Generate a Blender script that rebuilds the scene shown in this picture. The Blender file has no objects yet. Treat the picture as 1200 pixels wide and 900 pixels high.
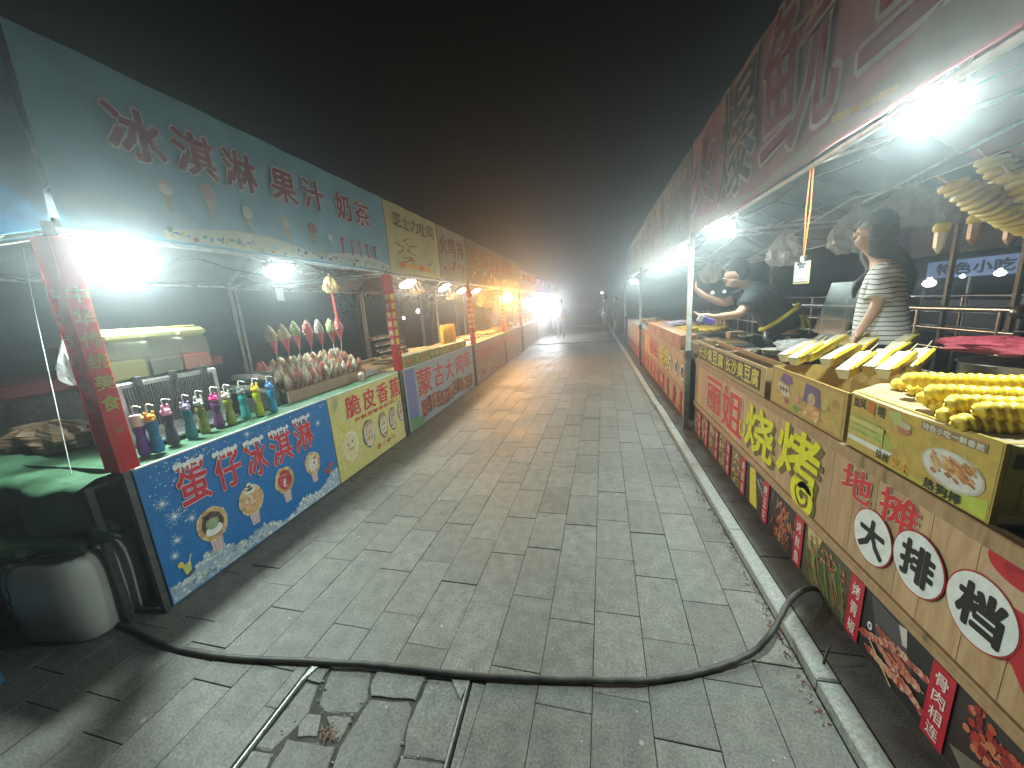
import bpy, math, random
from mathutils import Vector, Matrix
random.seed(7)
C = bpy.context.scene.collection
SC = bpy.context.scene
# ------------------------------------------------------------------ camera
F = 430.0; H = 1.55; IW, IH = 1200.0, 900.0
def _un(a, b): return Vector((a, b, F)).normalized()
AY = _un(96, -99); _d = _un(134, 1940); _d = (_d - AY * _d.dot(AY)).normalized(); AZ = -_d; AX = AY.cross(AZ)
cam = bpy.data.cameras.new('camera'); camo = bpy.data.objects.new('camera', cam); C.objects.link(camo)
cam.sensor_width = 36; cam.lens = F / IW * 36; cam.clip_start = 0.03; cam.clip_end = 600
right = Vector((AX.x, AY.x, AZ.x)); down = Vector((AX.y, AY.y, AZ.y)); fwd = Vector((AX.z, AY.z, AZ.z))
mw = Matrix((( right.x, -down.x, -fwd.x, 0), (right.y, -down.y, -fwd.y, 0), (right.z, -down.z, -fwd.z, H), (0, 0, 0, 1)))
camo.matrix_world = mw
SC.camera = camo
# ------------------------------------------------------------------ night sky
w = bpy.data.worlds.new('World'); SC.world = w; w.use_nodes = True
wn = w.node_tree.nodes; wl_ = w.node_tree.links
sky = wn.new('ShaderNodeTexSky'); sky.sky_type = 'NISHITA'; sky.sun_disc = False
sky.sun_elevation = math.radians(-4); sky.sun_rotation = math.radians(200)
wl_.new(sky.outputs[0], wn['Background'].inputs[0]); wn['Background'].inputs[1].default_value = 0.0003
SC.view_settings.view_transform = 'Standard'; SC.view_settings.look = 'None'
SC.view_settings.exposure = 0.0; SC.view_settings.gamma = 1.0
cy = SC.cycles
cy.use_denoising = True; cy.max_bounces = 6; cy.diffuse_bounces = 3; cy.glossy_bounces = 2; cy.transmission_bounces = 4
cy.transparent_max_bounces = 8; cy.volume_bounces = 0; cy.use_light_tree = True; cy.sample_clamp_indirect = 4.0
cy.caustics_reflective = False; cy.caustics_refractive = False
HAZE = 0.020  # density of the air added to put halos round the lamps
XL, XR = -2.37, 1.06
# a photo direction meets a real surface there
def ray(px, py):
    v = Vector((px - IW / 2, py - IH / 2, F)); return Vector((v.dot(AX), v.dot(AY), v.dot(AZ)))
def at(px, py, zc): return ray(px, py) * (zc / F) + Vector((0, 0, H))
def onx(px, py, x):
    r = ray(px, py); return r * (x / r.x) + Vector((0, 0, H))
def onz(px, py, z=0.0):
    r = ray(px, py); return r * ((z - H) / r.z) + Vector((0, 0, H))
# ------------------------------------------------------------------ materials
_m = {}
def mat(name, col=(.5, .5, .5), rough=.6, col2=None, scale=8, bump=0, bscale=40, metal=0, emit=0, trans=0, thin=0, attr=False, spec=.5, alpha=1.0, detail=4, coat=0):
    if name in _m: return _m[name]
    m = bpy.data.materials.new(name); m.use_nodes = True; nt = m.node_tree; n = nt.nodes; l = nt.links
    b = n['Principled BSDF']; out = n['Material Output']
    b.inputs['Roughness'].default_value = rough; b.inputs['Metallic'].default_value = metal
    b.inputs['Specular IOR Level'].default_value = spec
    if coat: b.inputs['Coat Weight'].default_value = coat
    tc = n.new('ShaderNodeTexCoord')
    src = None
    if attr:
        a = n.new('ShaderNodeAttribute'); a.attribute_name = 'Col'; src = a.outputs['Color']
    if col2 is not None or attr:
        no = n.new('ShaderNodeTexNoise'); no.inputs['Scale'].default_value = scale; no.inputs['Detail'].default_value = detail
        l.new(tc.outputs['Object'], no.inputs['Vector'])
        mx = n.new('ShaderNodeMix'); mx.data_type = 'RGBA'
        if attr:
            mx.blend_type = 'MULTIPLY'; rp = n.new('ShaderNodeMapRange'); rp.inputs[3].default_value = .72; rp.inputs[4].default_value = 1.2
            l.new(no.outputs['Fac'], rp.inputs[0]); mx.inputs[0].default_value = 1.0
            l.new(src, mx.inputs[6]); l.new(rp.outputs[0], mx.inputs[7])
        else:
            rp = n.new('ShaderNodeMapRange'); rp.inputs[1].default_value = .35; rp.inputs[2].default_value = .65
            l.new(no.outputs['Fac'], rp.inputs[0]); l.new(rp.outputs[0], mx.inputs[0])
            mx.inputs[6].default_value = (*col, 1); mx.inputs[7].default_value = (*col2, 1)
        l.new(mx.outputs[2], b.inputs['Base Color']); src = mx.outputs[2]
    else: b.inputs['Base Color'].default_value = (*col, 1)
    if bump:
        nb = n.new('ShaderNodeTexNoise'); nb.inputs['Scale'].default_value = bscale; nb.inputs['Detail'].default_value = 5
        l.new(tc.outputs['Object'], nb.inputs['Vector']); bp = n.new('ShaderNodeBump'); bp.inputs['Strength'].default_value = bump; bp.inputs['Distance'].default_value = .01
        l.new(nb.outputs['Fac'], bp.inputs['Height']); l.new(bp.outputs[0], b.inputs['Normal'])
    if emit:
        b.inputs['Emission Color'].default_value = (*col, 1); b.inputs['Emission Strength'].default_value = emit
        if src is not None: l.new(src, b.inputs['Emission Color'])
    if trans: b.inputs['Transmission Weight'].default_value = trans; b.inputs['IOR'].default_value = 1.2
    if alpha < 1: b.inputs['Alpha'].default_value = alpha
    if thin:
        t = n.new('ShaderNodeBsdfTranslucent'); ms = n.new('ShaderNodeMixShader'); ms.inputs[0].default_value = thin
        if src is not None: l.new(src, t.inputs[0])
        else: t.inputs[0].default_value = (*col, 1)
        l.new(b.outputs[0], ms.inputs[1]); l.new(t.outputs[0], ms.inputs[2]); l.new(ms.outputs[0], out.inputs['Surface'])
    _m[name] = m; return m
# slabs: every slab takes a tone of its own, with stains, white gum spots and grit
def slab_mat():
    m = bpy.data.materials.new('slab_stone'); m.use_nodes = True; nt = m.node_tree; n = nt.nodes; l = nt.links; b = n['Principled BSDF']
    tc = n.new('ShaderNodeNewGeometry'); oi = n.new('ShaderNodeAttribute'); oi.attribute_name = 'tone'; oi.attribute_type = 'GEOMETRY'
    oo = n.new('ShaderNodeObjectInfo')
    n1 = n.new('ShaderNodeTexNoise'); n1.inputs['Scale'].default_value = 1.7; n1.inputs['Detail'].default_value = 6
    n2 = n.new('ShaderNodeTexNoise'); n2.inputs['Scale'].default_value = 105; n2.inputs['Detail'].default_value = 3
    n3 = n.new('ShaderNodeTexVoronoi'); n3.inputs['Scale'].default_value = 5.5
    n5 = n.new('ShaderNodeTexNoise'); n5.inputs['Scale'].default_value = 14; n5.inputs['Detail'].default_value = 5
    for q in (n1, n2, n3, n5): l.new(tc.outputs['Position'], q.inputs['Vector'])
    def math_(op, a, bb):
        k = n.new('ShaderNodeMath'); k.operation = op
        for i, x in enumerate((a, bb)):
            if isinstance(x, (int, float)): k.inputs[i].default_value = x
            else: l.new(x, k.inputs[i])
        return k.outputs[0]
    tone = math_('ADD', math_('MULTIPLY', oo.outputs['Random'], .24), .74)
    v = math_('MULTIPLY', tone, math_('ADD', math_('MULTIPLY', n1.outputs['Fac'], .7), .58))
    v = math_('MULTIPLY', v, math_('ADD', math_('MULTIPLY', n2.outputs['Fac'], 1.8), .1))
    v = math_('MULTIPLY', v, math_('ADD', math_('MULTIPLY', n5.outputs['Fac'], 1.0), .5))
    v = math_('MULTIPLY', v, .165)
    cc = n.new('ShaderNodeCombineColor'); l.new(v, cc.inputs[0]); l.new(math_('MULTIPLY', v, .985), cc.inputs[1]); l.new(math_('MULTIPLY', v, .90), cc.inputs[2])
    wp = n.new('ShaderNodeMath'); wp.operation = 'LESS_THAN'; l.new(n3.outputs['Distance'], wp.inputs[0]); wp.inputs[1].default_value = .055
    sel = n.new('ShaderNodeSeparateColor'); l.new(n3.outputs['Color'], sel.inputs[0])
    s2 = math_('GREATER_THAN', sel.outputs[0], .72)
    s3 = math_('MULTIPLY', math_('MULTIPLY', wp.outputs[0], s2), .55)
    mx = n.new('ShaderNodeMix'); mx.data_type = 'RGBA'; l.new(s3, mx.inputs[0]); l.new(cc.outputs[0], mx.inputs[6]); mx.inputs[7].default_value = (.38, .37, .33, 1)
    s4 = math_('MULTIPLY', math_('LESS_THAN', n3.outputs['Distance'], .13), math_('LESS_THAN', sel.outputs[1], .13))
    mx2 = n.new('ShaderNodeMix'); mx2.data_type = 'RGBA'; l.new(math_('MULTIPLY', s4, .45), mx2.inputs[0]); l.new(mx.outputs[2], mx2.inputs[6]); mx2.inputs[7].default_value = (.05, .05, .045, 1)
    l.new(mx2.outputs[2], b.inputs['Base Color'])
    b.inputs['Roughness'].default_value = .62; b.inputs['Specular IOR Level'].default_value = .4
    rr = n.new('ShaderNodeMapRange'); rr.inputs[3].default_value = .38; rr.inputs[4].default_value = .8; l.new(n1.outputs['Fac'], rr.inputs[0]); l.new(rr.outputs[0], b.inputs['Roughness'])
    bp = n.new('ShaderNodeBump'); bp.inputs['Strength'].default_value = .35; bp.inputs['Distance'].default_value = .004; l.new(n2.outputs['Fac'], bp.inputs['Height']); l.new(bp.outputs[0], b.inputs['Normal'])
    return m
def wood_mat(name, c1, c2):
    m = bpy.data.materials.new(name); m.use_nodes = True; nt = m.node_tree; n = nt.nodes; l = nt.links; b = n['Principled BSDF']
    tc = n.new('ShaderNodeNewGeometry'); oo = n.new('ShaderNodeObjectInfo')
    mp = n.new('ShaderNodeMapping'); mp.inputs['Scale'].default_value = (14, 16, 2.2)
    ad = n.new('ShaderNodeVectorMath'); ad.operation = 'ADD'; l.new(tc.outputs['Position'], ad.inputs[0])
    cx = n.new('ShaderNodeCombineXYZ'); ml = n.new('ShaderNodeMath'); ml.operation = 'MULTIPLY'; ml.inputs[1].default_value = 30; l.new(oo.outputs['Random'], ml.inputs[0]); l.new(ml.outputs[0], cx.inputs[2]); l.new(cx.outputs[0], ad.inputs[1])
    l.new(ad.outputs[0], mp.inputs['Vector'])
    no = n.new('ShaderNodeTexNoise'); no.inputs['Scale'].default_value = 1.6; no.inputs['Detail'].default_value = 6; no.inputs['Distortion'].default_value = 1.5; l.new(mp.outputs[0], no.inputs['Vector'])
    rp = n.new('ShaderNodeMapRange'); rp.inputs[1].default_value = .3; rp.inputs[2].default_value = .7; l.new(no.outputs['Fac'], rp.inputs[0])
    mx = n.new('ShaderNodeMix'); mx.data_type = 'RGBA'; l.new(rp.outputs[0], mx.inputs[0]); mx.inputs[6].default_value = (*c1, 1); mx.inputs[7].default_value = (*c2, 1)
    vo = n.new('ShaderNodeTexVoronoi'); vo.inputs['Scale'].default_value = .55; l.new(mp.outputs[0], vo.inputs['Vector'])
    kn = n.new('ShaderNodeMapRange'); kn.inputs[1].default_value = .04; kn.inputs[2].default_value = .16; kn.inputs[3].default_value = .45; kn.inputs[4].default_value = 1; l.new(vo.outputs['Distance'], kn.inputs[0])
    hs = n.new('ShaderNodeMapRange'); hs.inputs[3].default_value = .82; hs.inputs[4].default_value = 1.12; l.new(oo.outputs['Random'], hs.inputs[0])
    m2 = n.new('ShaderNodeMath'); m2.operation = 'MULTIPLY'; l.new(kn.outputs[0], m2.inputs[0]); l.new(hs.outputs[0], m2.inputs[1])
    vm = n.new('ShaderNodeVectorMath'); vm.operation = 'SCALE'; l.new(mx.outputs[2], vm.inputs[0]); l.new(m2.outputs[0], vm.inputs[3])
    l.new(vm.outputs[0], b.inputs['Base Color']); b.inputs['Roughness'].default_value = .42
    _m[name] = m; return m
def striped_mat(name, a, bcol, period, axis=2, wob=0, frac=.22):
    m = bpy.data.materials.new(name); m.use_nodes = True; nt = m.node_tree; n = nt.nodes; l = nt.links; b = n['Principled BSDF']
    tc = n.new('ShaderNodeTexCoord'); sx = n.new('ShaderNodeSeparateXYZ'); l.new(tc.outputs['Object'], sx.inputs[0])
    no = n.new('ShaderNodeTexNoise'); no.inputs['Scale'].default_value = 7; l.new(tc.outputs['Object'], no.inputs['Vector'])
    k0 = n.new('ShaderNodeMath'); k0.operation = 'MULTIPLY'; l.new(no.outputs['Fac'], k0.inputs[0]); k0.inputs[1].default_value = wob
    k = n.new('ShaderNodeMath'); k.operation = 'ADD'; l.new(sx.outputs[axis], k.inputs[0]); l.new(k0.outputs[0], k.inputs[1])
    k1 = n.new('ShaderNodeMath'); k1.operation = 'DIVIDE'; l.new(k.outputs[0], k1.inputs[0]); k1.inputs[1].default_value = period
    k2 = n.new('ShaderNodeMath'); k2.operation = 'FRACT'; l.new(k1.outputs[0], k2.inputs[0])
    k3 = n.new('ShaderNodeMath'); k3.operation = 'LESS_THAN'; l.new(k2.outputs[0], k3.inputs[0]); k3.inputs[1].default_value = frac
    mx = n.new('ShaderNodeMix'); mx.data_type = 'RGBA'; l.new(k3.outputs[0], mx.inputs[0]); mx.inputs[6].default_value = (*a, 1); mx.inputs[7].default_value = (*bcol, 1)
    l.new(mx.outputs[2], b.inputs['Base Color']); b.inputs['Roughness'].default_value = .9; _m[name] = m; return m
SLAB = slab_mat()
PRINT = mat('printed_vinyl', rough=.38, attr=True, scale=30, spec=.4)
PRINTF = mat('printed_fabric', rough=.7, attr=True, scale=4, thin=.35, spec=.2, bump=.6, bscale=3.5)
FOOD = mat('food', rough=.5, attr=True, scale=60, bump=.4, bscale=90)
PLAIN = mat('painted_surface', rough=.55, attr=True, scale=12)
GLOSS = mat('glossy_plastic', rough=.22, attr=True, scale=12)
STEEL = mat('brushed_steel', (.62, .63, .64), .3, (.45, .46, .47), 25, metal=.9)
WHITE_METAL = mat('white_painted_metal', (.62, .63, .6), .45, (.45, .45, .42), 14)
DARK_METAL = mat('dark_metal', (.05, .05, .055), .5, (.1, .1, .1), 20, metal=.3)
RUBBER = mat('black_rubber', (.022, .022, .022), .55, (.06, .058, .05), 14)
TARP_GREEN = mat('green_tarp', (.035, .10, .05), .6, (.06, .15, .08), 9, bump=.5, bscale=12)
TARP_DARK = mat('dark_tarp', (.02, .025, .035), .7, (.04, .045, .055), 4, bump=.4, bscale=8)
PLANK = wood_mat('printed_pine', (.44, .27, .135), (.60, .41, .235))
TRIM = wood_mat('printed_trim', (.36, .22, .11), (.50, .33, .18))
MORTAR = mat('mortar', (.035, .033, .028), .95, (.07, .065, .055), 20, bump=.6, bscale=60)
SOIL = mat('dark_ground', (.03, .03, .028), .95, (.06, .058, .05), 3, bump=.4, bscale=20)
KERB = mat('granite_kerb', (.22, .23, .215), .7, (.33, .34, .32), 70, bump=.3, bscale=120)
# ------------------------------------------------------------------ mesh builder
class MB:
    def __init__(s, col=(.5, .5, .5)): s.v = []; s.f = []; s.c = []; s.s = []; s.col = col
    def add(s, vs, fs, col=None, smooth=False):
        o = len(s.v); s.v += [tuple(p) for p in vs]; c = col or s.col
        for f in fs: s.f.append(tuple(i + o for i in f)); s.c.append(c); s.s.append(smooth)
        return s
    def box(s, x0, x1, y0, y1, z0, z1, col=None, bev=0, M=None):
        if bev:
            b = bev; vs = []
            for z, i in ((z0, 0), (z0 + b, 1), (z1 - b, 1), (z1, 0)):
                k = b * (1 - i)
                vs += [(x0 + k, y0 + k, z), (x1 - k, y0 + k, z), (x1 - k, y1 - k, z), (x0 + k, y1 - k, z)]
            fs = [(3, 2, 1, 0), (12, 13, 14, 15)]
            for r in range(3):
                for i in range(4): fs.append((r * 4 + i, r * 4 + (i + 1) % 4, r * 4 + 4 + (i + 1) % 4, r * 4 + 4 + i))
        else:
            vs = [(x0, y0, z0), (x1, y0, z0), (x1, y1, z0), (x0, y1, z0), (x0, y0, z1), (x1, y0, z1), (x1, y1, z1), (x0, y1, z1)]
            fs = [(3, 2, 1, 0), (4, 5, 6, 7), (0, 1, 5, 4), (1, 2, 6, 5), (2, 3, 7, 6), (3, 0, 4, 7)]
        if M is not None: vs = [M @ Vector(p) for p in vs]
        return s.add(vs, fs, col)
    def tube(s, pts, r, n=8, col=None, caps=True, smooth=True):
        pts = [Vector(p) for p in pts]; N = len(pts); rr = r if isinstance(r, (list, tuple)) else [r] * N
        vs = []; up = None
        for i, p in enumerate(pts):
            t = (pts[min(i + 1, N - 1)] - pts[max(i - 1, 0)]).normalized()
            if up is None:
                up = Vector((0, 0, 1)) if abs(t.z) < .9 else Vector((1, 0, 0))
            a = t.cross(up)
            if a.length < 1e-6: a = t.orthogonal()
            a.normalize(); b = a.cross(t).normalized(); up = b
            for k in range(n):
                th = 2 * math.pi * k / n; vs.append(p + a * (rr[i] * math.cos(th)) + b * (rr[i] * math.sin(th)))
        fs = [(i * n + k, i * n + (k + 1) % n, (i + 1) * n + (k + 1) % n, (i + 1) * n + k) for i in range(N - 1) for k in range(n)]
        s.add(vs, fs, col, smooth)
        if caps:
            s.add(vs[:n], [tuple(range(n))], col); s.add(vs[-n:], [tuple(range(n))], col)
        return s
    def lathe(s, prof, c=(0, 0, 0), n=16, col=None, M=None, smooth=True, sq=0):
        vs = []
        for r, z in prof:
            for k in range(n):
                th = 2 * math.pi * (k + .5) / n; cx, sy = math.cos(th), math.sin(th)
                if sq:
                    q = (abs(cx) ** sq + abs(sy) ** sq) ** (-1 / sq); cx *= q; sy *= q
                p = Vector((r * cx, r * sy, z))
                if M is not None: p = M @ p
                vs.append(p + Vector(c))
        N = len(prof)
        fs = [(i * n + k, i * n + (k + 1) % n, (i + 1) * n + (k + 1) % n, (i + 1) * n + k) for i in range(N - 1) for k in range(n)]
        s.add(vs, fs, col, smooth)
        s.add(vs[:n], [tuple(range(n))], col); s.add(vs[-n:], [tuple(range(n))], col)
        return s
    def ball(s, c, r, n=10, m=7, col=None, jit=0, M=None):
        if not isinstance(r, (tuple, list)): r = (r, r, r)
        vs = []; c = Vector(c)
        for i in range(m + 1):
            ph = math.pi * i / m
            for k in range(n):
                th = 2 * math.pi * k / n; q = 1 + random.uniform(-jit, jit)
                p = Vector((r[0] * math.sin(ph) * math.cos(th) * q, r[1] * math.sin(ph) * math.sin(th) * q, r[2] * math.cos(ph) * q))
                if M is not None: p = M @ p
                vs.append(c + p)
        fs = [(i * n + k, i * n + (k + 1) % n, (i + 1) * n + (k + 1) % n, (i + 1) * n + k) for i in range(m) for k in range(n)]
        return s.add(vs, fs, col, True)
    def prism(s, poly, z0, z1, col=None, inset=0):
        n = len(poly); cx = sum(p[0] for p in poly) / n; cy_ = sum(p[1] for p in poly) / n
        def ins(k): return [(p[0] + (cx - p[0]) * k, p[1] + (cy_ - p[1]) * k) for p in poly]
        a = [(x, y, z0) for x, y in poly] + [(x, y, z1 - inset) for x, y in poly]
        fs = [(i, (i + 1) % n, n + (i + 1) % n, n + i) for i in range(n)]
        if inset:
            a += [(x, y, z1) for x, y in ins(.06)]; fs += [(n + i, n + (i + 1) % n, 2 * n + (i + 1) % n, 2 * n + i) for i in range(n)]
            fs.append(tuple(range(2 * n, 3 * n)))
        else: fs.append(tuple(range(n, 2 * n)))
        fs.append(tuple(range(n - 1, -1, -1)))
        return s.add(a, fs, col)
    def build(s, name, m, parent=None, loc=None, world=False):
        me = bpy.data.meshes.new(name); off = Vector((0, 0, 0))
        if world:
            q = parent
            while q is not None: off += q.location; q = q.parent
            if parent is None and loc is not None: off = Vector(loc)
        vs = [tuple(Vector(p) - off) for p in s.v] if world else s.v
        me.from_pydata(vs, [], s.f); me.materials.append(m)
        ca = me.color_attributes.new('Col', 'FLOAT_COLOR', 'CORNER')
        buf = []
        for f, c in zip(s.f, s.c): buf += [c[0], c[1], c[2], 1.0] * len(f)
        ca.data.foreach_set('color', buf)
        me.polygons.foreach_set('use_smooth', s.s); me.update()
        o = bpy.data.objects.new(name, me); C.objects.link(o)
        if parent is not None: o.parent = parent
        if loc is not None: o.location = loc
        return o
def tag(o, label=None, cat=None, group=None, kind=None):
    if label: o['label'] = label
    if cat: o['category'] = cat
    if group: o['group'] = group
    if kind: o['kind'] = kind
    return o
def thing(name, label, cat, loc=(0, 0, 0), rz=0, group=None):
    o = bpy.data.objects.new(name, None); C.objects.link(o); o.location = loc; o.rotation_euler = (0, 0, rz); o.empty_display_size = .1
    return tag(o, label, cat, group)
def dup(root, loc, rz=0, label=None, scale=None):
    def cp(o, par):
        c = o.copy(); C.objects.link(c); c.parent = par
        for ch in list(o.children): cp(ch, c)
        return c
    r = cp(root, None); r.location = loc; r.rotation_euler = (0, 0, rz)
    if scale: r.scale = scale
    if label: r['label'] = label
    return r
def smooth_line(pts, k=6):
    pts = [Vector(p) for p in pts]; out = []
    for i in range(len(pts) - 1):
        p0 = pts[max(i - 1, 0)]; p1 = pts[i]; p2 = pts[i + 1]; p3 = pts[min(i + 2, len(pts) - 1)]
        for j in range(k):
            t = j / k; out.append(.5 * ((2 * p1) + (p2 - p0) * t + (2 * p0 - 5 * p1 + 4 * p2 - p3) * t * t + (3 * p1 - p0 - 3 * p2 + p3) * t ** 3))
    out.append(pts[-1]); return out
# ------------------------------------------------------------------ lettering
GLY = {}
def warm(chars, offs):
    tmp = []
    for ch in sorted(set(chars)):
        for of in offs:
            cu = bpy.data.curves.new('t', 'FONT'); cu.body = ch; cu.size = 1; cu.offset = of; cu.resolution_u = 2
            ob = bpy.data.objects.new('t', cu); C.objects.link(ob); tmp.append((ch, of, ob))
    bpy.context.view_layer.update(); dg = bpy.context.evaluated_depsgraph_get()
    for ch, of, ob in tmp:
        ev = ob.evaluated_get(dg); me = ev.to_mesh()
        GLY[ch, of] = ([(v.co.x, v.co.y) for v in me.vertices], [tuple(p.vertices) for p in me.polygons]); ev.to_mesh_clear()
    for ch, of, ob in tmp:
        cu = ob.data; bpy.data.objects.remove(ob); bpy.data.curves.remove(cu)
def put(mb, fn, ch, rect, of=.02, d=.003, col=(1, 1, 1)):
    # rect = (left, right, bottom, top) in the plane's own coordinates; fn(u, z, d) gives the point.
    # bolder strokes are laid as slightly shifted copies, each a hair above the last
    vs, fs = GLY[ch, 0.0]
    if not vs: return
    xa, xb = min(p[0] for p in vs), max(p[0] for p in vs); ya, yb = min(p[1] for p in vs), max(p[1] for p in vs)
    if ch == '一': ya -= .35; yb += .35
    l, r, b, t = rect; q = {.02: .008, .035: .022, .06: .040}.get(of, of); n = 4 if abs(t - b) < .05 else 8
    ax = q * (r - l) / (xb - xa); az = q * (t - b) / (yb - ya)
    for k in range(n):
        th = 2 * math.pi * (k + .5) / n; c_, s_ = math.cos(th), math.sin(th); m = max(abs(c_), abs(s_)); ox, oz = ax * c_ / m * .92, az * s_ / m * .92
        mb.add([fn(l + (r - l) * (x - xa) / (xb - xa) + ox, b + (t - b) * (y - ya) / (yb - ya) + oz, d + k * .00006) for x, y in vs], fs, col)
def line_of(mb, fn, text, l, r, b, t, of=.02, d=.003, col=(1, 1, 1), gap=.12):
    n = len(text); wd = (r - l) / n
    for i, ch in enumerate(text):
        if ch != ' ': put(mb, fn, ch, (l + wd * (i + gap / 2), l + wd * (i + 1 - gap / 2), b, t), of, d, col)
def disc(mb, fn, u, z, ru, rz, d, col, n=28, jit=0, rot=0):
    pts = []
    for k in range(n):
        th = 2 * math.pi * k / n; q = 1 + random.uniform(-jit, jit); a, b = ru * math.cos(th) * q, rz * math.sin(th) * q
        pts.append(fn(u + a * math.cos(rot) - b * math.sin(rot), z + a * math.sin(rot) + b * math.cos(rot), d))
    mb.add(pts, [tuple(range(n))], col)
def shape(mb, fn, pts, d, col): mb.add([fn(u, z, d) for u, z in pts], [tuple(range(len(pts)))], col)
def streak(mb, fn, u0, z0, u1, z1, wd, d, col, w2=None):
    dx, dz = u1 - u0, z1 - z0; L = math.hypot(dx, dz) or 1; nx, nz = -dz / L, dx / L; w2 = wd if w2 is None else w2
    shape(mb, fn, [(u0 + nx * wd, z0 + nz * wd), (u0 - nx * wd, z0 - nz * wd), (u1 - nx * w2, z1 - nz * w2), (u1 + nx * w2, z1 + nz * w2)], d, col)
def LW(u, z, d): return Vector((XL + d, u, z))
def RWn(u, z, d): return Vector((XR - d, u, z))
TEXT = '冰淇淋果汁奶茶蛋仔脆皮香蕉外酥里嫩甜可口中华传统美食蒙古大肉串芝士力吐司火爆鱿鱼长沙臭豆腐丽姐烧烤地摊大排档烤青椒骨肉相连五花面筋旋风薯塔拉丝热狗棒特色小吃生意兴隆羊肠羔炭饮品一鲜收款微信支付年糕炸鸡水果捞'
warm(TEXT, (0.0,))
# ================================================================== SETTING
g = MB(); g.add([(-70, -25, -.045), (70, -25, -.045), (70, 110, -.045), (-70, 110, -.045)], [(0, 1, 2, 3)])
tag(g.build('ground', SOIL), kind='structure')
pv = MB(); pv.box(-3.3, .82, -1.5, 45, -.04, -.012)
pave = tag(pv.build('pavement', MORTAR), kind='structure')
ROT = math.radians(-1.3)
def srot(x, y): return (x * math.cos(ROT) - y * math.sin(ROT), x * math.sin(ROT) + y * math.cos(ROT))
pit = [(-1.29, 1.155), (-.545, 1.185), (-.50, .55), (-1.30, .50)]
def inside(p, poly):
    c = False; n = len(poly)
    for i in range(n):
        a, b = poly[i], poly[(i + 1) % n]
        if (a[1] > p[1]) != (b[1] > p[1]) and p[0] < (b[0] - a[0]) * (p[1] - a[1]) / (b[1] - a[1]) + a[0]: c = not c
    return c
def clip(poly, f):                       # keep the part of the polygon where f >= 0
    out = []; n = len(poly)
    for i in range(n):
        a, b = poly[i], poly[(i + 1) % n]; fa, fb = f(a), f(b)
        if fa >= 0: out.append(a)
        if (fa >= 0) != (fb >= 0):
            t = fa / (fa - fb); out.append((a[0] + (b[0] - a[0]) * t, a[1] + (b[1] - a[1]) * t))
    return out
cells = []
SW, SL = .2195, .41
for c in range(-15, 5):
    for r in range(0, 112):
        x0 = -.062 + c * SW; y0 = -.55 + r * SL + (.19 if c % 2 == 0 else 0) + (.035 * ((c * 7) % 5 - 2))
        poly = [srot(x0 + .0013, y0 + .0017), srot(x0 + SW - .0013, y0 + .0017), srot(x0 + SW - .0013, y0 + SL - .0017), srot(x0 + .0013, y0 + SL - .0017)]
        poly = clip(poly, lambda p: .815 - p[0]); poly = clip(poly, lambda p: p[0] + 3.2)
        if len(poly) < 3 or abs(max(p[0] for p in poly) - min(p[0] for p in poly)) < .02: continue
        cx = sum(p[0] for p in poly) / len(poly); cyy = sum(p[1] for p in poly) / len(poly)
        pieces = [poly]
        if any(inside(p, pit) for p in poly) or (-1.3 < cx < -.5 and .5 < cyy < 1.25):
            top_ = lambda p: p[1] - (1.185 + (p[0] + .545) * .04 + .004)
            low = clip(poly, lambda p: -top_(p))
            pieces = [clip(poly, top_), clip(low, lambda p: -1.302 - p[0]), clip(low, lambda p: p[0] + .532 - (1.185 - p[1]) * .055)]
        for poly in pieces:
            if len(poly) < 3: continue
            ar = abs(sum(poly[i][0] * poly[(i + 1) % len(poly)][1] - poly[(i + 1) % len(poly)][0] * poly[i][1] for i in range(len(poly)))) / 2
            if ar < .0012: continue
            cx = sum(p[0] for p in poly) / len(poly); cyy = sum(p[1] for p in poly) / len(poly)
            cells.append((math.hypot(cx, cyy), cx, cyy, poly))
near = [q for q in cells if q[2] > .25 and q[1] > -2.9 and abs(q[1]) < 1.9 * q[2] + .3]
near.sort(key=lambda q: q[0]); near = near[:288]; nid = set(id(q) for q in near)
def slab_into(mb, cx, cyy, poly, local=True, cheap=False):
    dz = random.uniform(-.0022, .0018); tx, ty = random.uniform(-.004, .004), random.uniform(-.004, .004)
    if cheap: tx = ty = 0
    o = (cx, cyy) if local else (0, 0); ch = .0016
    n = len(poly); sg = 1
    top = []; low = []; bot = []
    for x, y in poly:
        ux, uy = x - cx, y - cyy; L = math.hypot(ux, uy); k = 1 - ch * 1.6 / max(L, .02)
        z = dz + tx * ux + ty * uy
        low.append((x - o[0], y - o[1], z - ch * .8)); top.append((cx + ux * k - o[0], cyy + uy * k - o[1], z)); bot.append((x - o[0], y - o[1], -.012))
    vs = bot + low + top
    fs = [(i, (i + 1) % n, n + (i + 1) % n, n + i) for i in range(n)] + [(n + i, n + (i + 1) % n, 2 * n + (i + 1) % n, 2 * n + i) for i in range(n)] + [tuple(range(2 * n, 3 * n))]
    mb.add(vs, fs)
for _, cx, cyy, poly in near:
    b = MB(); slab_into(b, cx, cyy, poly); b.build('slab', SLAB, pave, (cx, cyy, 0))
chunks = {}
for q in cells:
    if id(q) in nid: continue
    slab_into(chunks.setdefault(0, MB()), q[1], q[2], q[3], local=False, cheap=True)
for k, b in chunks.items(): tag(b.build('distant_slabs', SLAB, pave), kind='stuff')
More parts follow.
